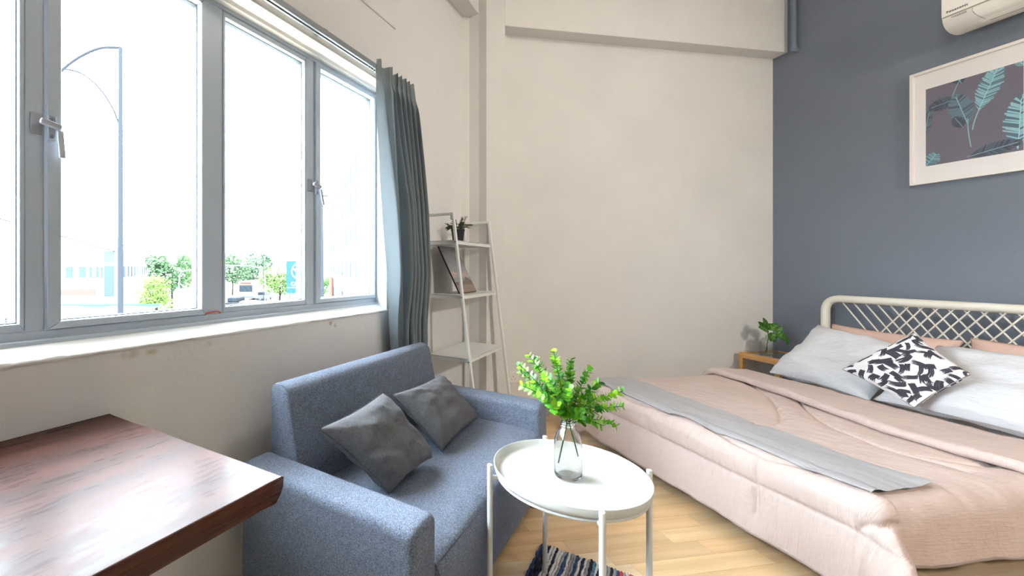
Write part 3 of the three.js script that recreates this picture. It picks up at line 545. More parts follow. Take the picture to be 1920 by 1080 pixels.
// the comforter laid out flat (u along the bed, v across), bent over the edges of the bed and hanging
function drape(u, v) {
  const a = Math.max(0, X0 - u), sg = v > Z1 ? 1 : -1, b = Math.max(0, v - Z1, Z0 - v), rho = Math.hypot(a, b), ax = Math.max(u, X0), az = clamp(v, Z0, Z1);
  if (rho === 0) return V(ax, BT, az);
  const phi = Math.atan2(b, a), th = Math.min(rho / RB, Math.PI / 2), rest = Math.max(0, rho - RB * Math.PI / 2);
  let tilt = lerp(0.13, 0.05, phi / (Math.PI / 2));
  const P0 = 0.98; if (a > 0 && b > 0) tilt += 0.62 * Math.exp(-(((phi - P0) / (phi > P0 ? 0.28 : 0.42)) ** 2)) * sstep(0, 0.12, Math.min(a, b) * 2);
  const wave = 0.016 * noise(v * 5.5, 2, u * 0.6) * (phi < 0.9 ? 1 : 0.4) * sstep(0, 0.25, rest) + 0.012 * noise(u * 6.5, 4) * (phi > 0.7 ? 1 : 0) * sstep(0, 0.12, rest);
  let outw = RB * Math.sin(th) + rest * tilt + wave, y = BT - RB * (1 - Math.cos(th)) - rest * Math.sqrt(Math.max(0.05, 1 - tilt * tilt));
  if (y < 0.012) { outw += (0.012 - y) * 0.8; y = 0.012 + 0.004 * (0.5 + noise(u * 9, v * 9)); }
  return V(ax - Math.cos(phi) * outw, y, az + sg * Math.sin(phi) * outw);
}
const puff = (u, v, plain) => {
  const d = plain ? 9 : seamDist(u, v), a = Math.max(0, X0 - u), b = Math.max(0, v - Z1), edge = sstep(0.02, 0.14, a) + sstep(0.02, 0.12, b);
  return 0.007 * noise(u * 3.2, v * 3.2, 1) + 0.003 * noise(u * 9, v * 7, 3) - 0.010 * Math.exp(-((d / 0.009) ** 2)) - 0.008 * Math.exp(-((d / 0.045) ** 2)) + 0.012 * Math.exp(-(((a - 0.11) / 0.09) ** 2)) * (a > 0 ? 1 : 0)
    + 0.0030 * noise(v * 55, u * 5, 6) * Math.exp(-((d / 0.05) ** 2)) + 0.0045 * edge * noise(v * 26 + u * 3, u * 4, 8) * (a > 0 ? 1 : 0) + 0.0022 * noise(u * 30 - v * 12, v * 8 + u * 3, 4) * (1 - Math.min(1, edge)) + 0.004 * (b > 0 ? noise(u * 22, v * 3, 5) : 0);
};
function cover(u, v, lift = 0, plain = false) {
  const e = 0.004, p = drape(u, v), n = drape(u, v + e).sub(drape(u, v - e)).cross(drape(u + e, v).sub(drape(u - e, v))).normalize();
  if (n.lengthSq() < 0.5) n.set(0, 1, 0);
  return p.addScaledVector(n, puff(u, v, plain) + lift);
}
{
  const c = thing('comforter', 'dusty pink quilted comforter spread over the bed', 'comforter', [0, 0, 0]);
  const umax = 3.06, uMin = (v) => X0 - 0.375 + 0.012 * noise(v * 3.3, 7) + 0.004 * noise(v * 16, 3), vMax = Z1 + 0.262, vMin = Z0 - 0.3;
  const top = (u) => vMax + 0.012 * noise(u * 4, 9) + 0.0 * u;
  const sheet = (d) => grid(300, 300, (s, t) => { const v0 = lerp(vMin, vMax, t), u = lerp(uMin(v0), umax, s), v = lerp(vMin, top(u), t); return cover(u, v, d); }, (s, t, p) => [lerp(1.4, umax, s), lerp(vMin, vMax, t)]);
  part(c, 'quilt', sheet(0), M.duvet);
  // bound hem along foot and near side
  const hem = []; for (let i = 0; i <= 120; i++) { const v = lerp(vMin, vMax, i / 120); hem.push(cover(uMin(v), v)); } for (let i = 1; i <= 80; i++) { const u = lerp(uMin(vMax), umax, i / 80); hem.push(cover(u, top(u))); }
  part(c, 'hem', new THREE.TubeGeometry(new THREE.CatmullRomCurve3(hem), 500, 0.0045, 6), M.duvet);
  // top edge folded back below the pillows
  const uf = (v) => 2.53 + 0.20 * sstep(1.4, 2.4, -v) + 0.012 * noise(v * 4, 3), wd = (v) => 0.44 - 0.13 * sstep(1.4, 2.4, -v);
  part(c, 'folded_edge', grid(48, 240, (s, t) => {
    const v = lerp(Z0 - 0.2, Z1 + 0.24, t), r = 0.021 + 0.004 * noise(v * 6, 8); let du, h;
    if (s < 0.3) { const al = (s / 0.3 - 0.5) * Math.PI; du = 0.02 * (1 - Math.cos(al)) ; h = r + r * Math.sin(al); } else { const q = (s - 0.3) / 0.7; du = 0.02 + (wd(v) - 0.02) * q; h = 2 * r - 0.012 * q - 0.02 * sstep(0.9, 1, q) + 0.005 * noise(du * 9, v * 5, 5); }
    return cover(uf(v) + du, v, h + 0.001, true);
  }, (s, t) => [s * 0.4, t * 2]), M.duvet);
}
{
  const r = thing('bed_runner', 'pale grey satin runner laid across the foot of the bed', 'bed runner', [0, 0, 0]);
  const f = (s, t) => { const v = lerp(Z0 - 0.02, Z1 + 0.012, t), u = lerp(1.815, 2.07, s) + 0.008 * noise(v * 3, s * 2), k = sstep(0.93, 1, t), p = cover(u, Math.min(v, Z1), 0.013 + 0.003 * Math.sin(s * Math.PI) + 0.004 * noise(v * 3, s * 4)); p.z += Math.max(0, v - Z1) + 0.012 * k; p.y += -0.004 * k + 0.012 * k * (Math.exp(-((s / 0.12) ** 2)) + Math.exp(-(((s - 1) / 0.15) ** 2))); return p; };
  part(r, 'satin', grid(36, 200, f, (s, t) => [t * 1.5, s * 0.26]), M.runner);
  part(r, 'lower_layer', grid(20, 200, (s, t) => { const p = f(s * 0.985 + 0.005, t * 0.996); p.y -= 0.006; p.x -= 0.002; return p; }, (s, t) => [t * 1.5, s * 0.26]), M.runner);
  part(r, 'edge', [new THREE.TubeGeometry(new THREE.CatmullRomCurve3(Array.from({ length: 80 }, (_, i) => { const p = f(0, i / 79); p.y -= 0.003; return p; })), 240, 0.0036, 6)], M.runner);
}
// pillows: corners top-left, top-right, bottom-right, bottom-left as seen from the foot of the bed
{
  const add = (name, label, cat, c, th, mat, o, grp) => { const b = [0, 1, 2].map((k) => c.reduce((s, p) => s + p[k], 0) / 4); b[1] = Math.min(...c.map((p) => p[1])); return pillowThing(name, label, cat, b, 0, c.map((p) => p.map((x, k) => x - b[k])), th, mat, o, grp); };
  add('pillow', 'dusty pink pillow against the headboard near the nightstand', 'pillow', [[3.655, 0.735, -2.5], [3.655, 0.72, -1.875], [3.55, 0.42, -1.87], [3.55, 0.42, -2.52]], 0.13, M.pink, { sd: 11, wr: 0.01, k: 1 }, 'pillows on the bed');
  add('pillow', 'dusty pink pillow against the headboard away from the nightstand', 'pillow', [[3.655, 0.742, -1.845], [3.655, 0.73, -1.18], [3.55, 0.42, -1.18], [3.55, 0.42, -1.85]], 0.13, M.pink, { sd: 12, wr: 0.01 }, 'pillows on the bed');
  add('pillow', 'white pillow leaning next to the nightstand', 'pillow', [[3.53, 0.732, -2.5], [3.47, 0.655, -1.9], [3.0, 0.405, -1.885], [3.14, 0.402, -2.52]], 0.15, M.linen, { sd: 21, wr: 0.012 }, 'pillows on the bed');
  add('pillow', 'white pillow leaning behind the patterned cushion, away from the nightstand', 'pillow', [[3.46, 0.70, -1.87], [3.46, 0.695, -1.16], [2.98, 0.42, -1.15], [2.99, 0.42, -1.86]], 0.16, M.linen, { sd: 22, wr: 0.012 }, 'pillows on the bed');
  const print = canvasTex(1024, 1024, (x, w, h) => {
    x.fillStyle = '#eceaec'; x.fillRect(0, 0, w, h); reseed(808); x.lineCap = 'round';
    const stroke = (cx, cy, len, wid, ang, bend) => {
      const n = Math.round(wid / 2.2);
      for (let i = 0; i < n; i++) {
        const k = i / (n - 1) - 0.5, dry = rnd() < 0.75, a0 = rr(-0.52, -0.46), a1 = dry ? rr(0.36, 0.56) : rr(0.1, 0.4);
        x.strokeStyle = '#35343f'; x.lineWidth = rr(1.8, 4.2); x.beginPath();
        for (let j = 0; j <= 12; j++) { const t = lerp(a0, a1, j / 12), px = t * len, py = k * wid + bend * t * t * len; const X = cx + px * Math.cos(ang) - py * Math.sin(ang), Y = cy + px * Math.sin(ang) + py * Math.cos(ang); j ? x.lineTo(X, Y) : x.moveTo(X, Y); }
        x.stroke();
      }
    };
    for (let gy = 0; gy < 8; gy++) for (let gx = 0; gx < 8; gx++) { if (rnd() < 0.1) continue; stroke((gx + 0.5 + rr(-0.4, 0.4)) * w / 8, (gy + 0.5 + rr(-0.4, 0.4)) * h / 8, rr(110, 210), rr(45, 85), [0.1, 0.85, 1.6, 2.3, 2.9][Math.floor(rnd() * 5)] + rr(-0.25, 0.25), rr(-0.5, 0.5)); }
  });
  add('patterned_cushion', 'black and white brush-stroke cushion standing on its corner before the white pillows', 'cushion', [[3.17, 0.79, -1.80], [3.05, 0.635, -1.542], [2.905, 0.45, -1.65], [3.03, 0.545, -2.025]], 0.09, MAT({ map: print, roughness: 0.85 }), { sd: 31, wr: 0.006, print: true, pinch: 0.05 });
}
// ---------------------------------------------------------------- nightstand
{
  const X = 3.40, Z = -2.965, n = thing('nightstand', 'small oak nightstand with inset glass top in the corner', 'nightstand', [X, 0, Z]), w = 0.37, d = 0.31, H = 0.452, t = 0.028;
  for (const [x, z] of [[0, 0], [w - t, 0], [0, d - t], [w - t, d - t]]) part(n, 'leg', box(x, x + t, 0, H, z, z + t, 0.002), M.oak);
  part(n, 'apron', box(0.001, t - 0.004, H - 0.045, H, t, d - t, 0.002), M.oak); part(n, 'apron', box(w - t + 0.004, w - 0.001, H - 0.045, H, t, d - t, 0.002), M.oak);
  part(n, 'apron', box(t, w - t, H - 0.045, H, 0.001, t - 0.004, 0.002), M.oak); part(n, 'apron', box(t, w - t, H - 0.045, H, d - t + 0.004, d - 0.001, 0.002), M.oak);
  part(n, 'glass_top', box(t - 0.006, w - t + 0.006, H - 0.014, H - 0.006, t - 0.006, d - t + 0.006, 0.001), MAT({ color: 0x7b7f84, roughness: 0.06, clearcoat: 1, clearcoatRoughness: 0.03 }), 'grey glass');
  part(n, 'shelf', box(t, w - t, 0.12, 0.135, 0.004, d - 0.004, 0.002), M.oak);
  const P = [X + 0.14, H - 0.006, Z + 0.12], b = thing('glass_vase', 'squat seeded glass vase on the nightstand', 'vase', P);
  const seedBump = rep(tex(128, 128, (() => { const q = pnoise(40, 40, 71); return (x, y) => 255 * Math.pow(q(x / 3.2, y / 3.2), 3); })(), false), 4, 2);
  part(b, 'body', lathe([[0, 0.001], [0.05, 0.001], [0.056, 0.004], [0.057, 0.01], [0.057, 0.09], [0.054, 0.11], [0.044, 0.127], [0.03, 0.137], [0.021, 0.141], [0.02, 0.155], [0.024, 0.158]], 48), MAT({ color: 0xe9eeec, transmission: 1, roughness: 0.08, thickness: 0, ior: 1.5, bumpMap: seedBump, bumpScale: 0.003, side: THREE.DoubleSide }));
  const lp = thing('leaf_sprigs', 'dark green variegated leaf sprigs in the nightstand vase', 'plant', P);
  const lt = canvasTex(128, 256, (x, w, h) => { x.fillStyle = '#2c661c'; x.fillRect(0, 0, w, h); reseed(99); for (let i = 0; i < 46; i++) { const y = rnd() * h, s = rnd() < 0.5 ? -1 : 1; x.strokeStyle = ['#7fae3a', '#4d8a2a', '#a9c65a', '#23571a'][i % 4]; x.lineWidth = rr(1.5, 5); x.beginPath(); x.moveTo(w / 2, y); x.lineTo(w / 2 + s * rr(20, 60), y - rr(14, 34)); x.stroke(); } x.strokeStyle = '#6f9f45'; x.lineWidth = 3; x.beginPath(); x.moveTo(w / 2, 0); x.lineTo(w / 2, h); x.stroke(); });
  const lm = MAT({ map: lt, roughness: 0.45, side: THREE.DoubleSide, transmission: 0.12 });
  const leaf = (L, Wd) => grid(8, 12, (u, v) => { const a = Math.pow(Math.sin(Math.PI * Math.pow(v, 0.75)), 0.8) * Wd / 2, x = (u - 0.5) * 2; return V(x * a, v * L * 0.96, 0.18 * Math.abs(x) * a - 0.25 * L * v * v * 0.7); });
  const cr = V(Math.cos(PSI), 0, Math.sin(PSI)), cz = V(-Math.sin(PSI), 0, Math.cos(PSI)), at = (x, y, z) => cr.clone().multiplyScalar(x).addScaledVector(cz, z).add(V(0, y, 0));
  reseed(611);
  for (const [x, y, l, dir, z] of [[-0.02, 0.235, 0.075, 2.75, 0.02], [-0.03, 0.25, 0.075, 1.75, 0], [-0.005, 0.245, 0.07, 0.35, -0.02], [0.01, 0.235, 0.07, 0.75, 0.0], [0.05, 0.22, 0.055, 1.05, 0.01], [-0.03, 0.215, 0.065, -1.2, 0.03], [0.0, 0.22, 0.07, -1.5, 0.02], [0.03, 0.215, 0.06, -0.15, 0.03], [0.02, 0.2, 0.065, -0.35, 0.05], [0.06, 0.195, 0.06, -0.75, 0.04], [0.09, 0.185, 0.05, -0.6, 0.03], [0.085, 0.175, 0.045, -1.4, 0.05], [-0.01, 0.24, 0.06, 2.1, -0.03]]) {
    const g = leaf(l * 1.2, l * 0.95); const m = part(lp, 'leaf', g, lm); const d2 = cr.clone().multiplyScalar(Math.cos(dir)).add(V(0, Math.sin(dir), 0)).addScaledVector(cz, rr(0.0, 0.6)).normalize(), nn = cz.clone().addScaledVector(V(0, 1, 0), rr(0.2, 0.9)).addScaledVector(cr, rr(-0.4, 0.4)); const sx = d2.clone().cross(nn).normalize(); nn.copy(sx.clone().cross(d2));
    m.matrix.makeBasis(sx, d2, nn).setPosition(at(x, y - 0.035, z)); m.matrix.decompose(m.position, m.quaternion, m.scale);
  }
  for (const [x, y, z, bx] of [[-0.01, 0.2, 0, -0.028], [0.02, 0.18, 0.02, -0.02], [0.075, 0.155, 0.035, -0.012]]) part(lp, 'stem', new THREE.TubeGeometry(new THREE.CatmullRomCurve3([at(bx, 0.012, 0), at(bx * 0.1, 0.135, 0), at(x * 0.6, 0.165, z * 0.6), at(x, y, z)]), 16, 0.0022, 6), MAT({ color: 0x6a6a45, roughness: 0.7 }));
}
// ---------------------------------------------------------------- framed print on the blue wall
{
  const p = thing('framed_print', 'white framed print of teal banana leaves hung on the blue wall', 'picture', [XR, 1.674, -1.91], -Math.PI / 2), w = 0.51, h = 0.717, t = 0.018, x0 = -0.255;
  for (const [a, b, c, d] of [[x0, x0 + t, 0, h], [x0 + w - t, x0 + w, 0, h], [x0 + t, x0 + w - t, 0, t], [x0 + t, x0 + w - t, h - t, h]]) part(p, 'frame_bar', box(a, b, c, d, 0.001, 0.03, 0.002), MAT({ color: 0xe9e4de, roughness: 0.4 }));
  part(p, 'mat_board', box(x0 + t, x0 + w - t, t, h - t, 0.006, 0.016, 0), MAT({ color: 0xeae5e3, roughness: 0.8 }));
  const art = canvasTex(768, 1000, (x, w, h) => {
    x.fillStyle = '#6d6877'; x.fillRect(0, 0, w, h); reseed(31);
    for (let i = 0; i < 9000; i++) { const g = 95 + rnd() * 25; x.fillStyle = `rgba(${g},${g - 4},${g + 12},0.25)`; x.fillRect(rnd() * w, rnd() * h, 3, 1.5); }
    // a leaf from its base to its tip, torn into bands
    const leaf = (bx, by, tx, ty, wid, c1, c2, rib) => {
      bx *= w; tx *= w; by *= h; ty *= h; const L = Math.hypot(tx - bx, ty - by), a = Math.atan2(ty - by, tx - bx); x.save(); x.translate(bx, by); x.rotate(a);
      for (const s of [-1, 1]) for (let i = 0; i < 26; i++) {
        const t0 = i / 26, t1 = (i + 0.93) / 26, k = (t) => Math.pow(Math.sin(Math.PI * clamp(t * 0.97 + 0.03, 0, 1)), 0.6) * wid * w * 0.5 * (1 + 0.10 * Math.sin(i * 2.7 + s));
        x.fillStyle = rnd() < 0.35 ? c2 : c1; x.beginPath(); x.moveTo(t0 * L, 0); x.lineTo(t0 * L + 0.10 * L, s * k(t0)); x.lineTo(t1 * L + 0.10 * L, s * k(t1)); x.lineTo(t1 * L, 0); x.fill();
        x.strokeStyle = '#4c5a68'; x.lineWidth = 1.4; x.beginPath(); x.moveTo(t1 * L, 0); x.lineTo(t1 * L + 0.10 * L, s * k(t1)); x.stroke();
      }
      x.strokeStyle = rib; x.lineWidth = 7; x.beginPath(); x.moveTo(0, 0); x.lineTo(L, 0); x.stroke(); x.restore();
    };
    const stem = (x0, y0, x1, y1, c, lw = 10) => { x.strokeStyle = c; x.lineWidth = lw; x.beginPath(); x.moveTo(x0 * w, y0 * h); x.quadraticCurveTo((x0 + x1) / 2 * w - 12, (y0 + y1) / 2 * h, x1 * w, y1 * h); x.stroke(); };
    leaf(0.57, 0.45, 0.77, -0.02, 0.24, '#8fbfca', '#5f7f90', '#a8d3da'); stem(0.58, 0.43, 0.515, 0.65, '#93c3cc');
    leaf(0.40, 0.06, 0.33, -0.14, 0.2, '#434d5d', '#333c4c', '#86b3bf'); stem(0.385, 0.0, 0.295, 0.215, '#86b3bf', 8);
    leaf(0.36, 0.22, 0.06, 0.26, 0.2, '#3c4554', '#4d5b6c', '#7b9aa8'); leaf(0.47, 0.58, 0.34, 0.2, 0.26, '#647f90', '#475567', '#9cc2cc'); leaf(0.42, 0.6, 0.33, 0.46, 0.14, '#384250', '#455160', '#7b9aa8'); stem(0.465, 0.5, 0.50, 0.855, '#86b3bf');
    leaf(0.95, 0.98, 0.98, 0.42, 0.3, '#8fbfca', '#56707f', '#a8d3da'); leaf(0.46, 0.97, 0.95, 0.9, 0.2, '#3c4654', '#4b5a69', '#93b6c2'); leaf(0.0, 1.0, 0.12, 0.86, 0.2, '#7eaab6', '#56707f', '#93c3cc'); leaf(-0.02, 0.62, 0.04, 0.3, 0.12, '#4a5668', '#5d7284', '#7b9aa8'); leaf(1.02, 0.06, 0.94, -0.03, 0.1, '#8fbfca', '#7eaab6', '#a8d3da');
  });
  part(p, 'print', new THREE.PlaneGeometry(0.374, 0.487).translate(0, 0.3545, 0.0165), MAT({ map: art, roughness: 0.6 }));
  part(p, 'glazing', new THREE.PlaneGeometry(w - 2 * t, h - 2 * t).translate(0, h / 2, 0.021), MAT({ color: 0xffffff, transmission: 1, roughness: 0, thickness: 0, ior: 1.35 }));
}
// ---------------------------------------------------------------- air conditioner, pipe
const font = await new FontLoader().loadAsync('fonts/droid/droid_sans_bold.typeface.json');
const text = (s, size, depth = 0.0006) => { const g = new TextGeometry(s, { font, size, depth, curveSegments: 3, bevelEnabled: false }); g.computeBoundingBox(); return g; };
{
  const ac = thing('air_conditioner', 'white split air conditioner high on the blue wall', 'air conditioner', [XR, 2.5, -1.92], -Math.PI / 2);   // x along the wall, z off it
  const sh = new THREE.Shape(); // (-z, y)
  sh.moveTo(0, 0.05); sh.lineTo(0, 0.3); sh.lineTo(-0.19, 0.3); sh.bezierCurveTo(-0.215, 0.3, -0.22, 0.28, -0.22, 0.26); sh.lineTo(-0.222, 0.1); sh.bezierCurveTo(-0.222, 0.06, -0.2, 0.03, -0.165, 0.015); sh.bezierCurveTo(-0.13, 0.003, -0.09, 0.005, -0.05, 0.03); sh.lineTo(0, 0.05);
  part(ac, 'body', extrudeX(sh, 0, 0.83, 0.008, 0.6, 12), M.plastic);
  part(ac, 'front_panel', box(0.002, 0.828, 0.098, 0.29, 0.212, 0.227, 0.004), MAT({ color: 0xf1ece6, roughness: 0.3 }));
  part(ac, 'seam', box(0.006, 0.824, 0.0925, 0.0975, 0.2, 0.2225, 0), MAT({ color: 0x9a938a, roughness: 0.7 }));
  // louvre flap following the curved underside
  const fl = grid(2, 10, (u, v) => { const c = new THREE.CubicBezierCurve(new THREE.Vector2(0.2245, 0.088), new THREE.Vector2(0.222, 0.06), new THREE.Vector2(0.2, 0.03), new THREE.Vector2(0.158, 0.0105)).getPoint(v); return V(lerp(0.12, 0.8, u), c.y, c.x); });
  part(ac, 'louvre', fl, MAT({ color: 0xefeae2, roughness: 0.35, side: THREE.DoubleSide }));
  part(ac, 'louvre_gap', [pipe([[0.118, 0.089, 0.2225], [0.122, 0.06, 0.216], [0.135, 0.03, 0.19], [0.15, 0.0105, 0.155]], 0.0012, 14, 5), rod([0.15, 0.0095, 0.155], [0.8, 0.0095, 0.155], 0.0012, 5)], MAT({ color: 0x8f887f, roughness: 0.8 }));
  const a = text('Panasonic', 0.0125); a.translate(0.022, 0.113, 0.2272); part(ac, 'lettering', a, M.dark);
  const b = text('INVERTER', 0.009); b.rotateX(0.35).translate(0.04, 0.078, 0.2222); part(ac, 'lettering', b, M.steel);
  const pp = thing('wall_pipe', 'blue-painted pipe running down the blue wall beside the beam', 'pipe', [XR, 2.9, -2.835]);
  const path = new THREE.CurvePath(); path.add(new THREE.LineCurve3(V(-0.035, WH - 2.9, 0), V(-0.035, 0.03, 0))); path.add(new THREE.QuadraticBezierCurve3(V(-0.035, 0.03, 0), V(-0.035, 0, 0), V(-0.003, 0, 0)));
  part(pp, 'tube', new THREE.TubeGeometry(path, 60, 0.018, 14), M.bluePipe);
  part(pp, 'elbow', [new THREE.SphereGeometry(0.0215, 16, 12).translate(-0.031, 0.006, 0), rod([-0.035, 0.006, 0], [-0.035, 0.04, 0], 0.0215, 16)], M.bluePipe);
}
// ---------------------------------------------------------------- the street outside, one floor below
const GY = -4.0;
const OUT = (px, d) => { const a = (px - CX) / F, s = Math.sin(PSI), c = Math.cos(PSI); return [d * (s + a * c), GY, d * (a * s - c)]; };   // a spot on the street: bearing and distance
const X2 = (c) => MAT({ color: c, roughness: 0.9, specularIntensity: 0.1 });
const E = { ground: X2(0x8f8e8b), white: X2(0xc9c8c5), pale: X2(0x8a8784), win: X2(0x323b42), grey: X2(0x3a4149), pole: X2(0x25282d), teal: X2(0x2a4f55), orange: X2(0x8c2f22), trunk: X2(0x2b2520), blue: X2(0x1f3a4a), sign: X2(0xdedede), glass: X2(0x20262b), rose: X2(0x5f3a36) };
struct('street_ground', new THREE.BoxGeometry(300, 0.2, 300).translate(-40, GY - 0.1, -120), E.ground, 'pale sunlit street below the window');
function building(name, label, [x, y, z], turn, w, h, d, rows, mat = E.white, roof) {
  const b = thing(name, label, 'building', [x, y, z], turn); part(b, 'wall', box(0, w, 0, h, -d, 0, 0.02), mat);
  for (const [x0, x1, y0, y1, n, step] of rows) for (let i = 0; i < n; i++) { const a = x0 + i * step; const f = part(b, 'window', box(a, a + x1 - x0, y0, y1, -0.02, 0.06, 0), E.grey); part(f, 'pane', box(a + 0.08, a + x1 - x0 - 0.08, y0 + 0.08, y1 - 0.08, 0.05, 0.08, 0), E.win); }
  if (roof) part(b, 'roof', roof, E.pale); else part(b, 'parapet', box(-0.15, w + 0.15, h, h + 0.35, -d, 0.15, 0.02), mat);
  return b;
}
{
  // white gabled hall along the near side of the street
  const b = thing('hall_building', 'long white gabled hall across the street with a strip of windows', 'building', OUT(-85, 37), 0.28);
  part(b, 'wall', new THREE.ExtrudeGeometry(new THREE.Shape([[0, 0], [12, 0], [12, 6.8], [0, 10.6]].map((p) => new THREE.Vector2(...p))), { depth: 44, bevelEnabled: false }).translate(0, 0, -44), E.white);
  part(b, 'roof', new THREE.ExtrudeGeometry(new THREE.Shape([[-0.2, 10.75], [12.5, 6.72], [12.5, 6.85], [-0.2, 10.9]].map((p) => new THREE.Vector2(...p))), { depth: 44.6, bevelEnabled: false }).translate(0, 0, -44.3), E.pale);
  for (const [x0, x1] of [[5.4, 5.95], [6.6, 7.15], [8, 8.55], [9.05, 9.6], [9.85, 10.1], [10.4, 10.65], [10.8, 11]]) { const f = part(b, 'window', box(x0, x1, 4.2, 5.3, -0.02, 0.06, 0), E.grey); part(f, 'pane', box(x0 + 0.05, x1 - 0.05, 4.26, 5.24, 0.05, 0.08, 0), E.win); }
  for (let i = 0; i < 12; i++) { const z = -2.5 - i * 3.2, f = part(b, 'window', box(11.98, 12.06, 4.1, 5.4, z - 1.2, z, 0), E.grey); part(f, 'pane', box(12.04, 12.08, 4.2, 5.3, z - 1.1, z - 0.1, 0), E.win); }
  part(b, 'shutter', box(11.1, 11.95, 5.7, 6.85, 0, 0.1, 0.01), E.grey); part(b, 'door', box(11.1, 11.95, 2.3, 5.4, 0, 0.1, 0.01), E.win); part(b, 'sign_board', box(7.6, 10.4, 2.5, 3.1, 0.02, 0.12, 0.01), E.rose);
  const q = OUT(40, 27), c = thing('canopy', 'pale market canopy with a teal edge below the hall', 'canopy', q, -0.1);
  part(c, 'sheet', grid(12, 8, (u, v) => V(u * 7.2, 1.9 + 0.5 * v + 0.05 * Math.sin(u * 12), 1.5 - v * 4.5)), MAT({ color: 0xa9b5b5, roughness: 0.8, side: THREE.DoubleSide })); part(c, 'edge', box(0, 7.2, 2.3, 2.55, -3.05, -2.95, 0.01), E.teal); for (const [x, z] of [[0.2, 1.4], [3.6, 1.4], [7, 1.4], [0.2, -2.9], [7, -2.9]]) part(c, 'post', rod([x, 0, z], [x, 2.1, z], 0.05, 8), E.pole);
  building('apartment_block', 'pale four-storey apartment block behind the petrol sign', OUT(531, 110), -1.43, 34, 13.2, 14, [2.6, 5.4, 8.2, 11.0].map((y) => [1, 2.6, y, y + 1.2, 8, 4]));
  building('corner_building', 'white five-storey building rising beside the curtain', OUT(618, 60), -1.52, 40, 14.6, 12, [1.6, 4.4, 7.2, 10, 12.4].map((y) => [1.2, 2.0, y, y + 1.3, 11, 3.4]));
  const o = thing('hoarding', 'orange-red hoarding at the foot of the corner building', 'hoarding', OUT(620, 42), -1.52); part(o, 'panel', box(0, 2.6, 2.1, 4.3, 0, 0.1, 0.01), E.orange); for (const x of [0.2, 2.3]) part(o, 'post', rod([x, 0, -0.05], [x, 4.2, -0.05], 0.06, 8), E.pole);
}
function lampPost(name, label, p, h, r, turn, arm) {
  const t = thing(name, label, 'lamp post', p, turn); part(t, 'pole', rod([0, 0, 0], [0, h, 0], r, 14, r * 0.55), E.pole);
  if (arm) { part(t, 'arm', pipe([[0, h, 0], [-0.8, h - 0.02, 0], [-1.6, h - 0.35, 0], [-2.3, h - 0.85, 0], [-2.9, h - 1.5, 0]], 0.05, 24, 6), E.pole); part(t, 'brace', pipe([[-0.06, h - 3.1, 0], [-0.35, h - 2.4, 0], [-1.0, h - 1.5, 0], [-1.7, h - 1.0, 0], [-2.4, h - 0.85, 0]], 0.034, 20, 6), E.pole); part(t, 'lamp_head', box(-3.3, -2.75, h - 1.75, h - 1.55, -0.12, 0.12, 0.04), E.grey); }
  return t;
}
lampPost('street_lamp', 'tall grey street lamp with a curved arm outside the window', OUT(226, 17), 14.1, 0.125, -PSI, true);
part(lampPost('utility_pole', 'thick pale utility pole in front of the corner building', OUT(602, 20), 8.85, 0.17, 0, false), 'crossarm', box(-0.35, 0.35, 8.55, 8.62, 0.08, 0.16, 0.01), E.pole);
lampPost('street_pole', 'thin pole standing by the street beyond the trees', OUT(494, 30), 9.1, 0.035, 0, false);
{ // gantry arch and guard arch
  const arch = (name, label, px, d, w, h) => { const g = thing(name, label, 'gantry', OUT(px, d), -PSI); part(g, 'tube', pipe([[0, 0, 0], [0, h * 0.75, 0], [0.25, h * 0.95, 0], [0.9, h, 0], [w, h, 0]], 0.09, 40, 8), X2(0x4a4e54)); part(g, 'far_post', rod([w, 0, 0], [w, h, 0], 0.09, 8), E.grey); };
  arch('street_gantry', 'curved grey pipe gantry beside the round tree', 336, 48, 4, 4.9);
  const g = thing('road_gantry', 'long curved pipe gantry across the far road', 'gantry', OUT(497, 50), -PSI); part(g, 'tube', pipe([[0, 0, 0], [0, 4, 0], [-0.3, 4.9, 0], [-1.2, 5.3, 0], [-6.5, 5.5, 0]], 0.08, 40, 8), X2(0x4a4e54));
}
function tree(label, px, d, h, r, dark, sd) {
  const p = OUT(px, d), t = thing('street_tree', label, 'tree', p); reseed(sd);
  part(t, 'trunk', [rod([0, 0, 0], [0.1, h - r * 1.2, 0], 0.16, 8, 0.1), rod([0.1, h - r * 1.6, 0], [r * 0.4, h - r * 0.8, 0.1], 0.09, 6, 0.04), rod([0.1, h - r * 1.6, 0], [-r * 0.4, h - r * 0.7, -0.1], 0.09, 6, 0.04)], E.trunk);
  const tri = [];
  for (let k = 0; k < 22; k++) {
    const a = rr(0, 6.28), w = Math.sqrt(rnd()) * 0.66 * r, q = V(Math.cos(a) * w, h - r + rr(-0.6, 0.6) * r * 0.85, Math.sin(a) * w), R = r * rr(0.26, 0.42);
    for (let i = 0; i < 170; i++) { const e = V(rnd() - 0.5, rnd() - 0.5, rnd() - 0.5).normalize(), s = R * rr(0.14, 0.26), g = new THREE.PlaneGeometry(s, s * 0.7); g.rotateX(rr(0, 6)).rotateY(rr(0, 6)).translate(q.x + e.x * R * rr(0.6, 1), q.y + e.y * R * rr(0.6, 1) * 0.85, q.z + e.z * R * rr(0.6, 1)); tri.push(g); }
  }
  const f = part(t, 'crown', tri, MAT({ color: dark, roughness: 0.9, specularIntensity: 0.05, transmission: 0.2, side: THREE.DoubleSide }));
}
tree('big dark tree behind the round bright tree', 322, 54, 8.0, 3.7, 0x435a3f, 701);
tree('small round bright tree by the lamp post', 292, 38, 4.95, 2.1, 0x5c743b, 702);
tree('leafy tree at the edge of the first pane by the mullion', 362, 70, 8.4, 4.0, 0x556a3c, 703);
tree('tall pale tree on the far road', 436, 80, 9.2, 4.0, 0x4d6148, 704);
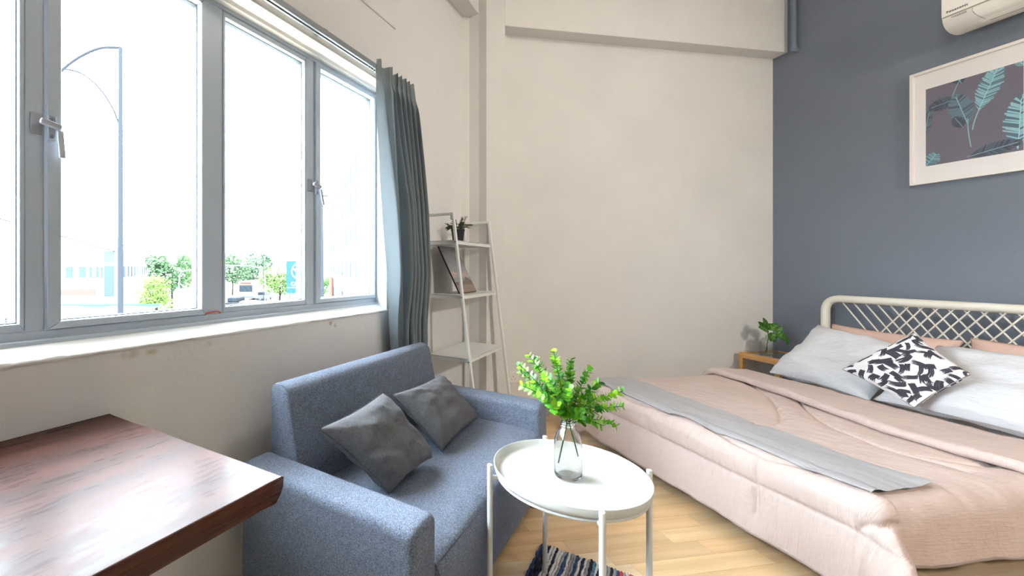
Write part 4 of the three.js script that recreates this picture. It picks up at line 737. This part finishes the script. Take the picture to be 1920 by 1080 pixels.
tree('broad tree beside the thin pole', 480, 98, 10.4, 5.8, 0x495e47, 705);
tree('bushy green tree beside the petrol sign', 524, 60, 6.3, 3.2, 0x58713e, 706);
tree('low tree at the foot of the corner building', 606, 62, 4.5, 2.0, 0x567046, 707);
{ // petrol station sign
  const s = thing('petrol_sign', 'dark blue petrol station sign with a white star', 'sign', OUT(537, 40), -PSI); const w = 2.6, y0 = 2.75, h = 3.1;
  part(s, 'panel', box(0, w, y0, y0 + h, -0.15, 0, 0.03), E.blue); for (const x of [0.3, w - 0.3]) part(s, 'post', rod([x, 0, -0.08], [x, y0 + 0.2, -0.08], 0.07, 8), E.grey);
  part(s, 'ring', new THREE.TorusGeometry(0.78, 0.05, 6, 36).translate(w / 2, y0 + 2.1, 0.02), E.sign);
  const star = new THREE.Shape(); for (let i = 0; i < 10; i++) { const a = Math.PI / 2 + i * Math.PI / 5, r = i % 2 ? 0.3 : 0.76; star[i ? 'lineTo' : 'moveTo'](r * Math.cos(a), r * Math.sin(a)); }
  part(s, 'star', new THREE.ExtrudeGeometry(star, { depth: 0.03, bevelEnabled: false }).translate(w / 2, y0 + 2.1, 0.01), E.sign);
  const low = new THREE.Shape([[0, -0.05], [0.44, -0.6], [0.1, -0.3]].map((q) => new THREE.Vector2(...q))); part(s, 'red_arm', new THREE.ExtrudeGeometry(low, { depth: 0.012, bevelEnabled: false }).translate(w / 2, y0 + 2.1, 0.04), E.orange);
  part(s, 'lettering', text('CALTEX', 0.36, 0.02).translate(0.42, y0 + 0.72, 0.01), E.sign);
  part(s, 'divider', box(0.1, w - 0.1, y0 + 0.52, y0 + 0.56, 0, 0.02, 0), E.sign);
}
{ // bus and cars on the far road
  const b = thing('bus', 'white bus with a dark windscreen on the far road', 'bus', OUT(446, 66), -PSI); part(b, 'body', box(0, 2.5, 0.4, 3.1, -9, 0, 0.2, 4), X2(0xd8d8d8)); part(b, 'windscreen', box(0.2, 2.3, 1.4, 2.5, -0.05, 0.03, 0.03), E.glass); part(b, 'destination_sign', box(0.4, 2.1, 2.6, 2.95, -0.05, 0.03, 0.02), E.orange); part(b, 'bumper', box(0.05, 2.45, 0.45, 0.75, -0.05, 0.06, 0.03), E.grey);
  for (const x of [0.3, 2.0]) part(b, 'wheel', new THREE.CylinderGeometry(0.48, 0.48, 0.3, 16).rotateZ(Math.PI / 2).translate(x + 0.05, 0.48, -1.5), M.black);
  const car = (label, px, d, col) => { const c = thing('car', label, 'car', OUT(px, d), -PSI); part(c, 'body', [box(0, 1.75, 0.3, 0.85, -4.2, 0, 0.12, 3), box(0.12, 1.63, 0.8, 1.42, -3.2, -0.9, 0.2, 3)], X2(col)); part(c, 'windscreen', box(0.22, 1.53, 0.92, 1.32, -0.95, -0.86, 0.02), E.glass); for (const [x, z] of [[0.05, -0.8], [1.5, -0.8], [0.05, -3.3], [1.5, -3.3]]) part(c, 'wheel', new THREE.CylinderGeometry(0.31, 0.31, 0.2, 14).rotateZ(Math.PI / 2).translate(x + 0.1, 0.31, z), M.black); };
  car('dark grey car ahead of the bus', 418, 52, 0x202225); car('silver car behind the bus lane', 478, 66, 0x44474a); car('white car near the road gantry', 440, 46, 0xd8d8d8);
}
scene.traverse((o) => { if (o.isMesh) o.castShadow = o.receiveShadow = true; });
renderer.render(scene, camera);
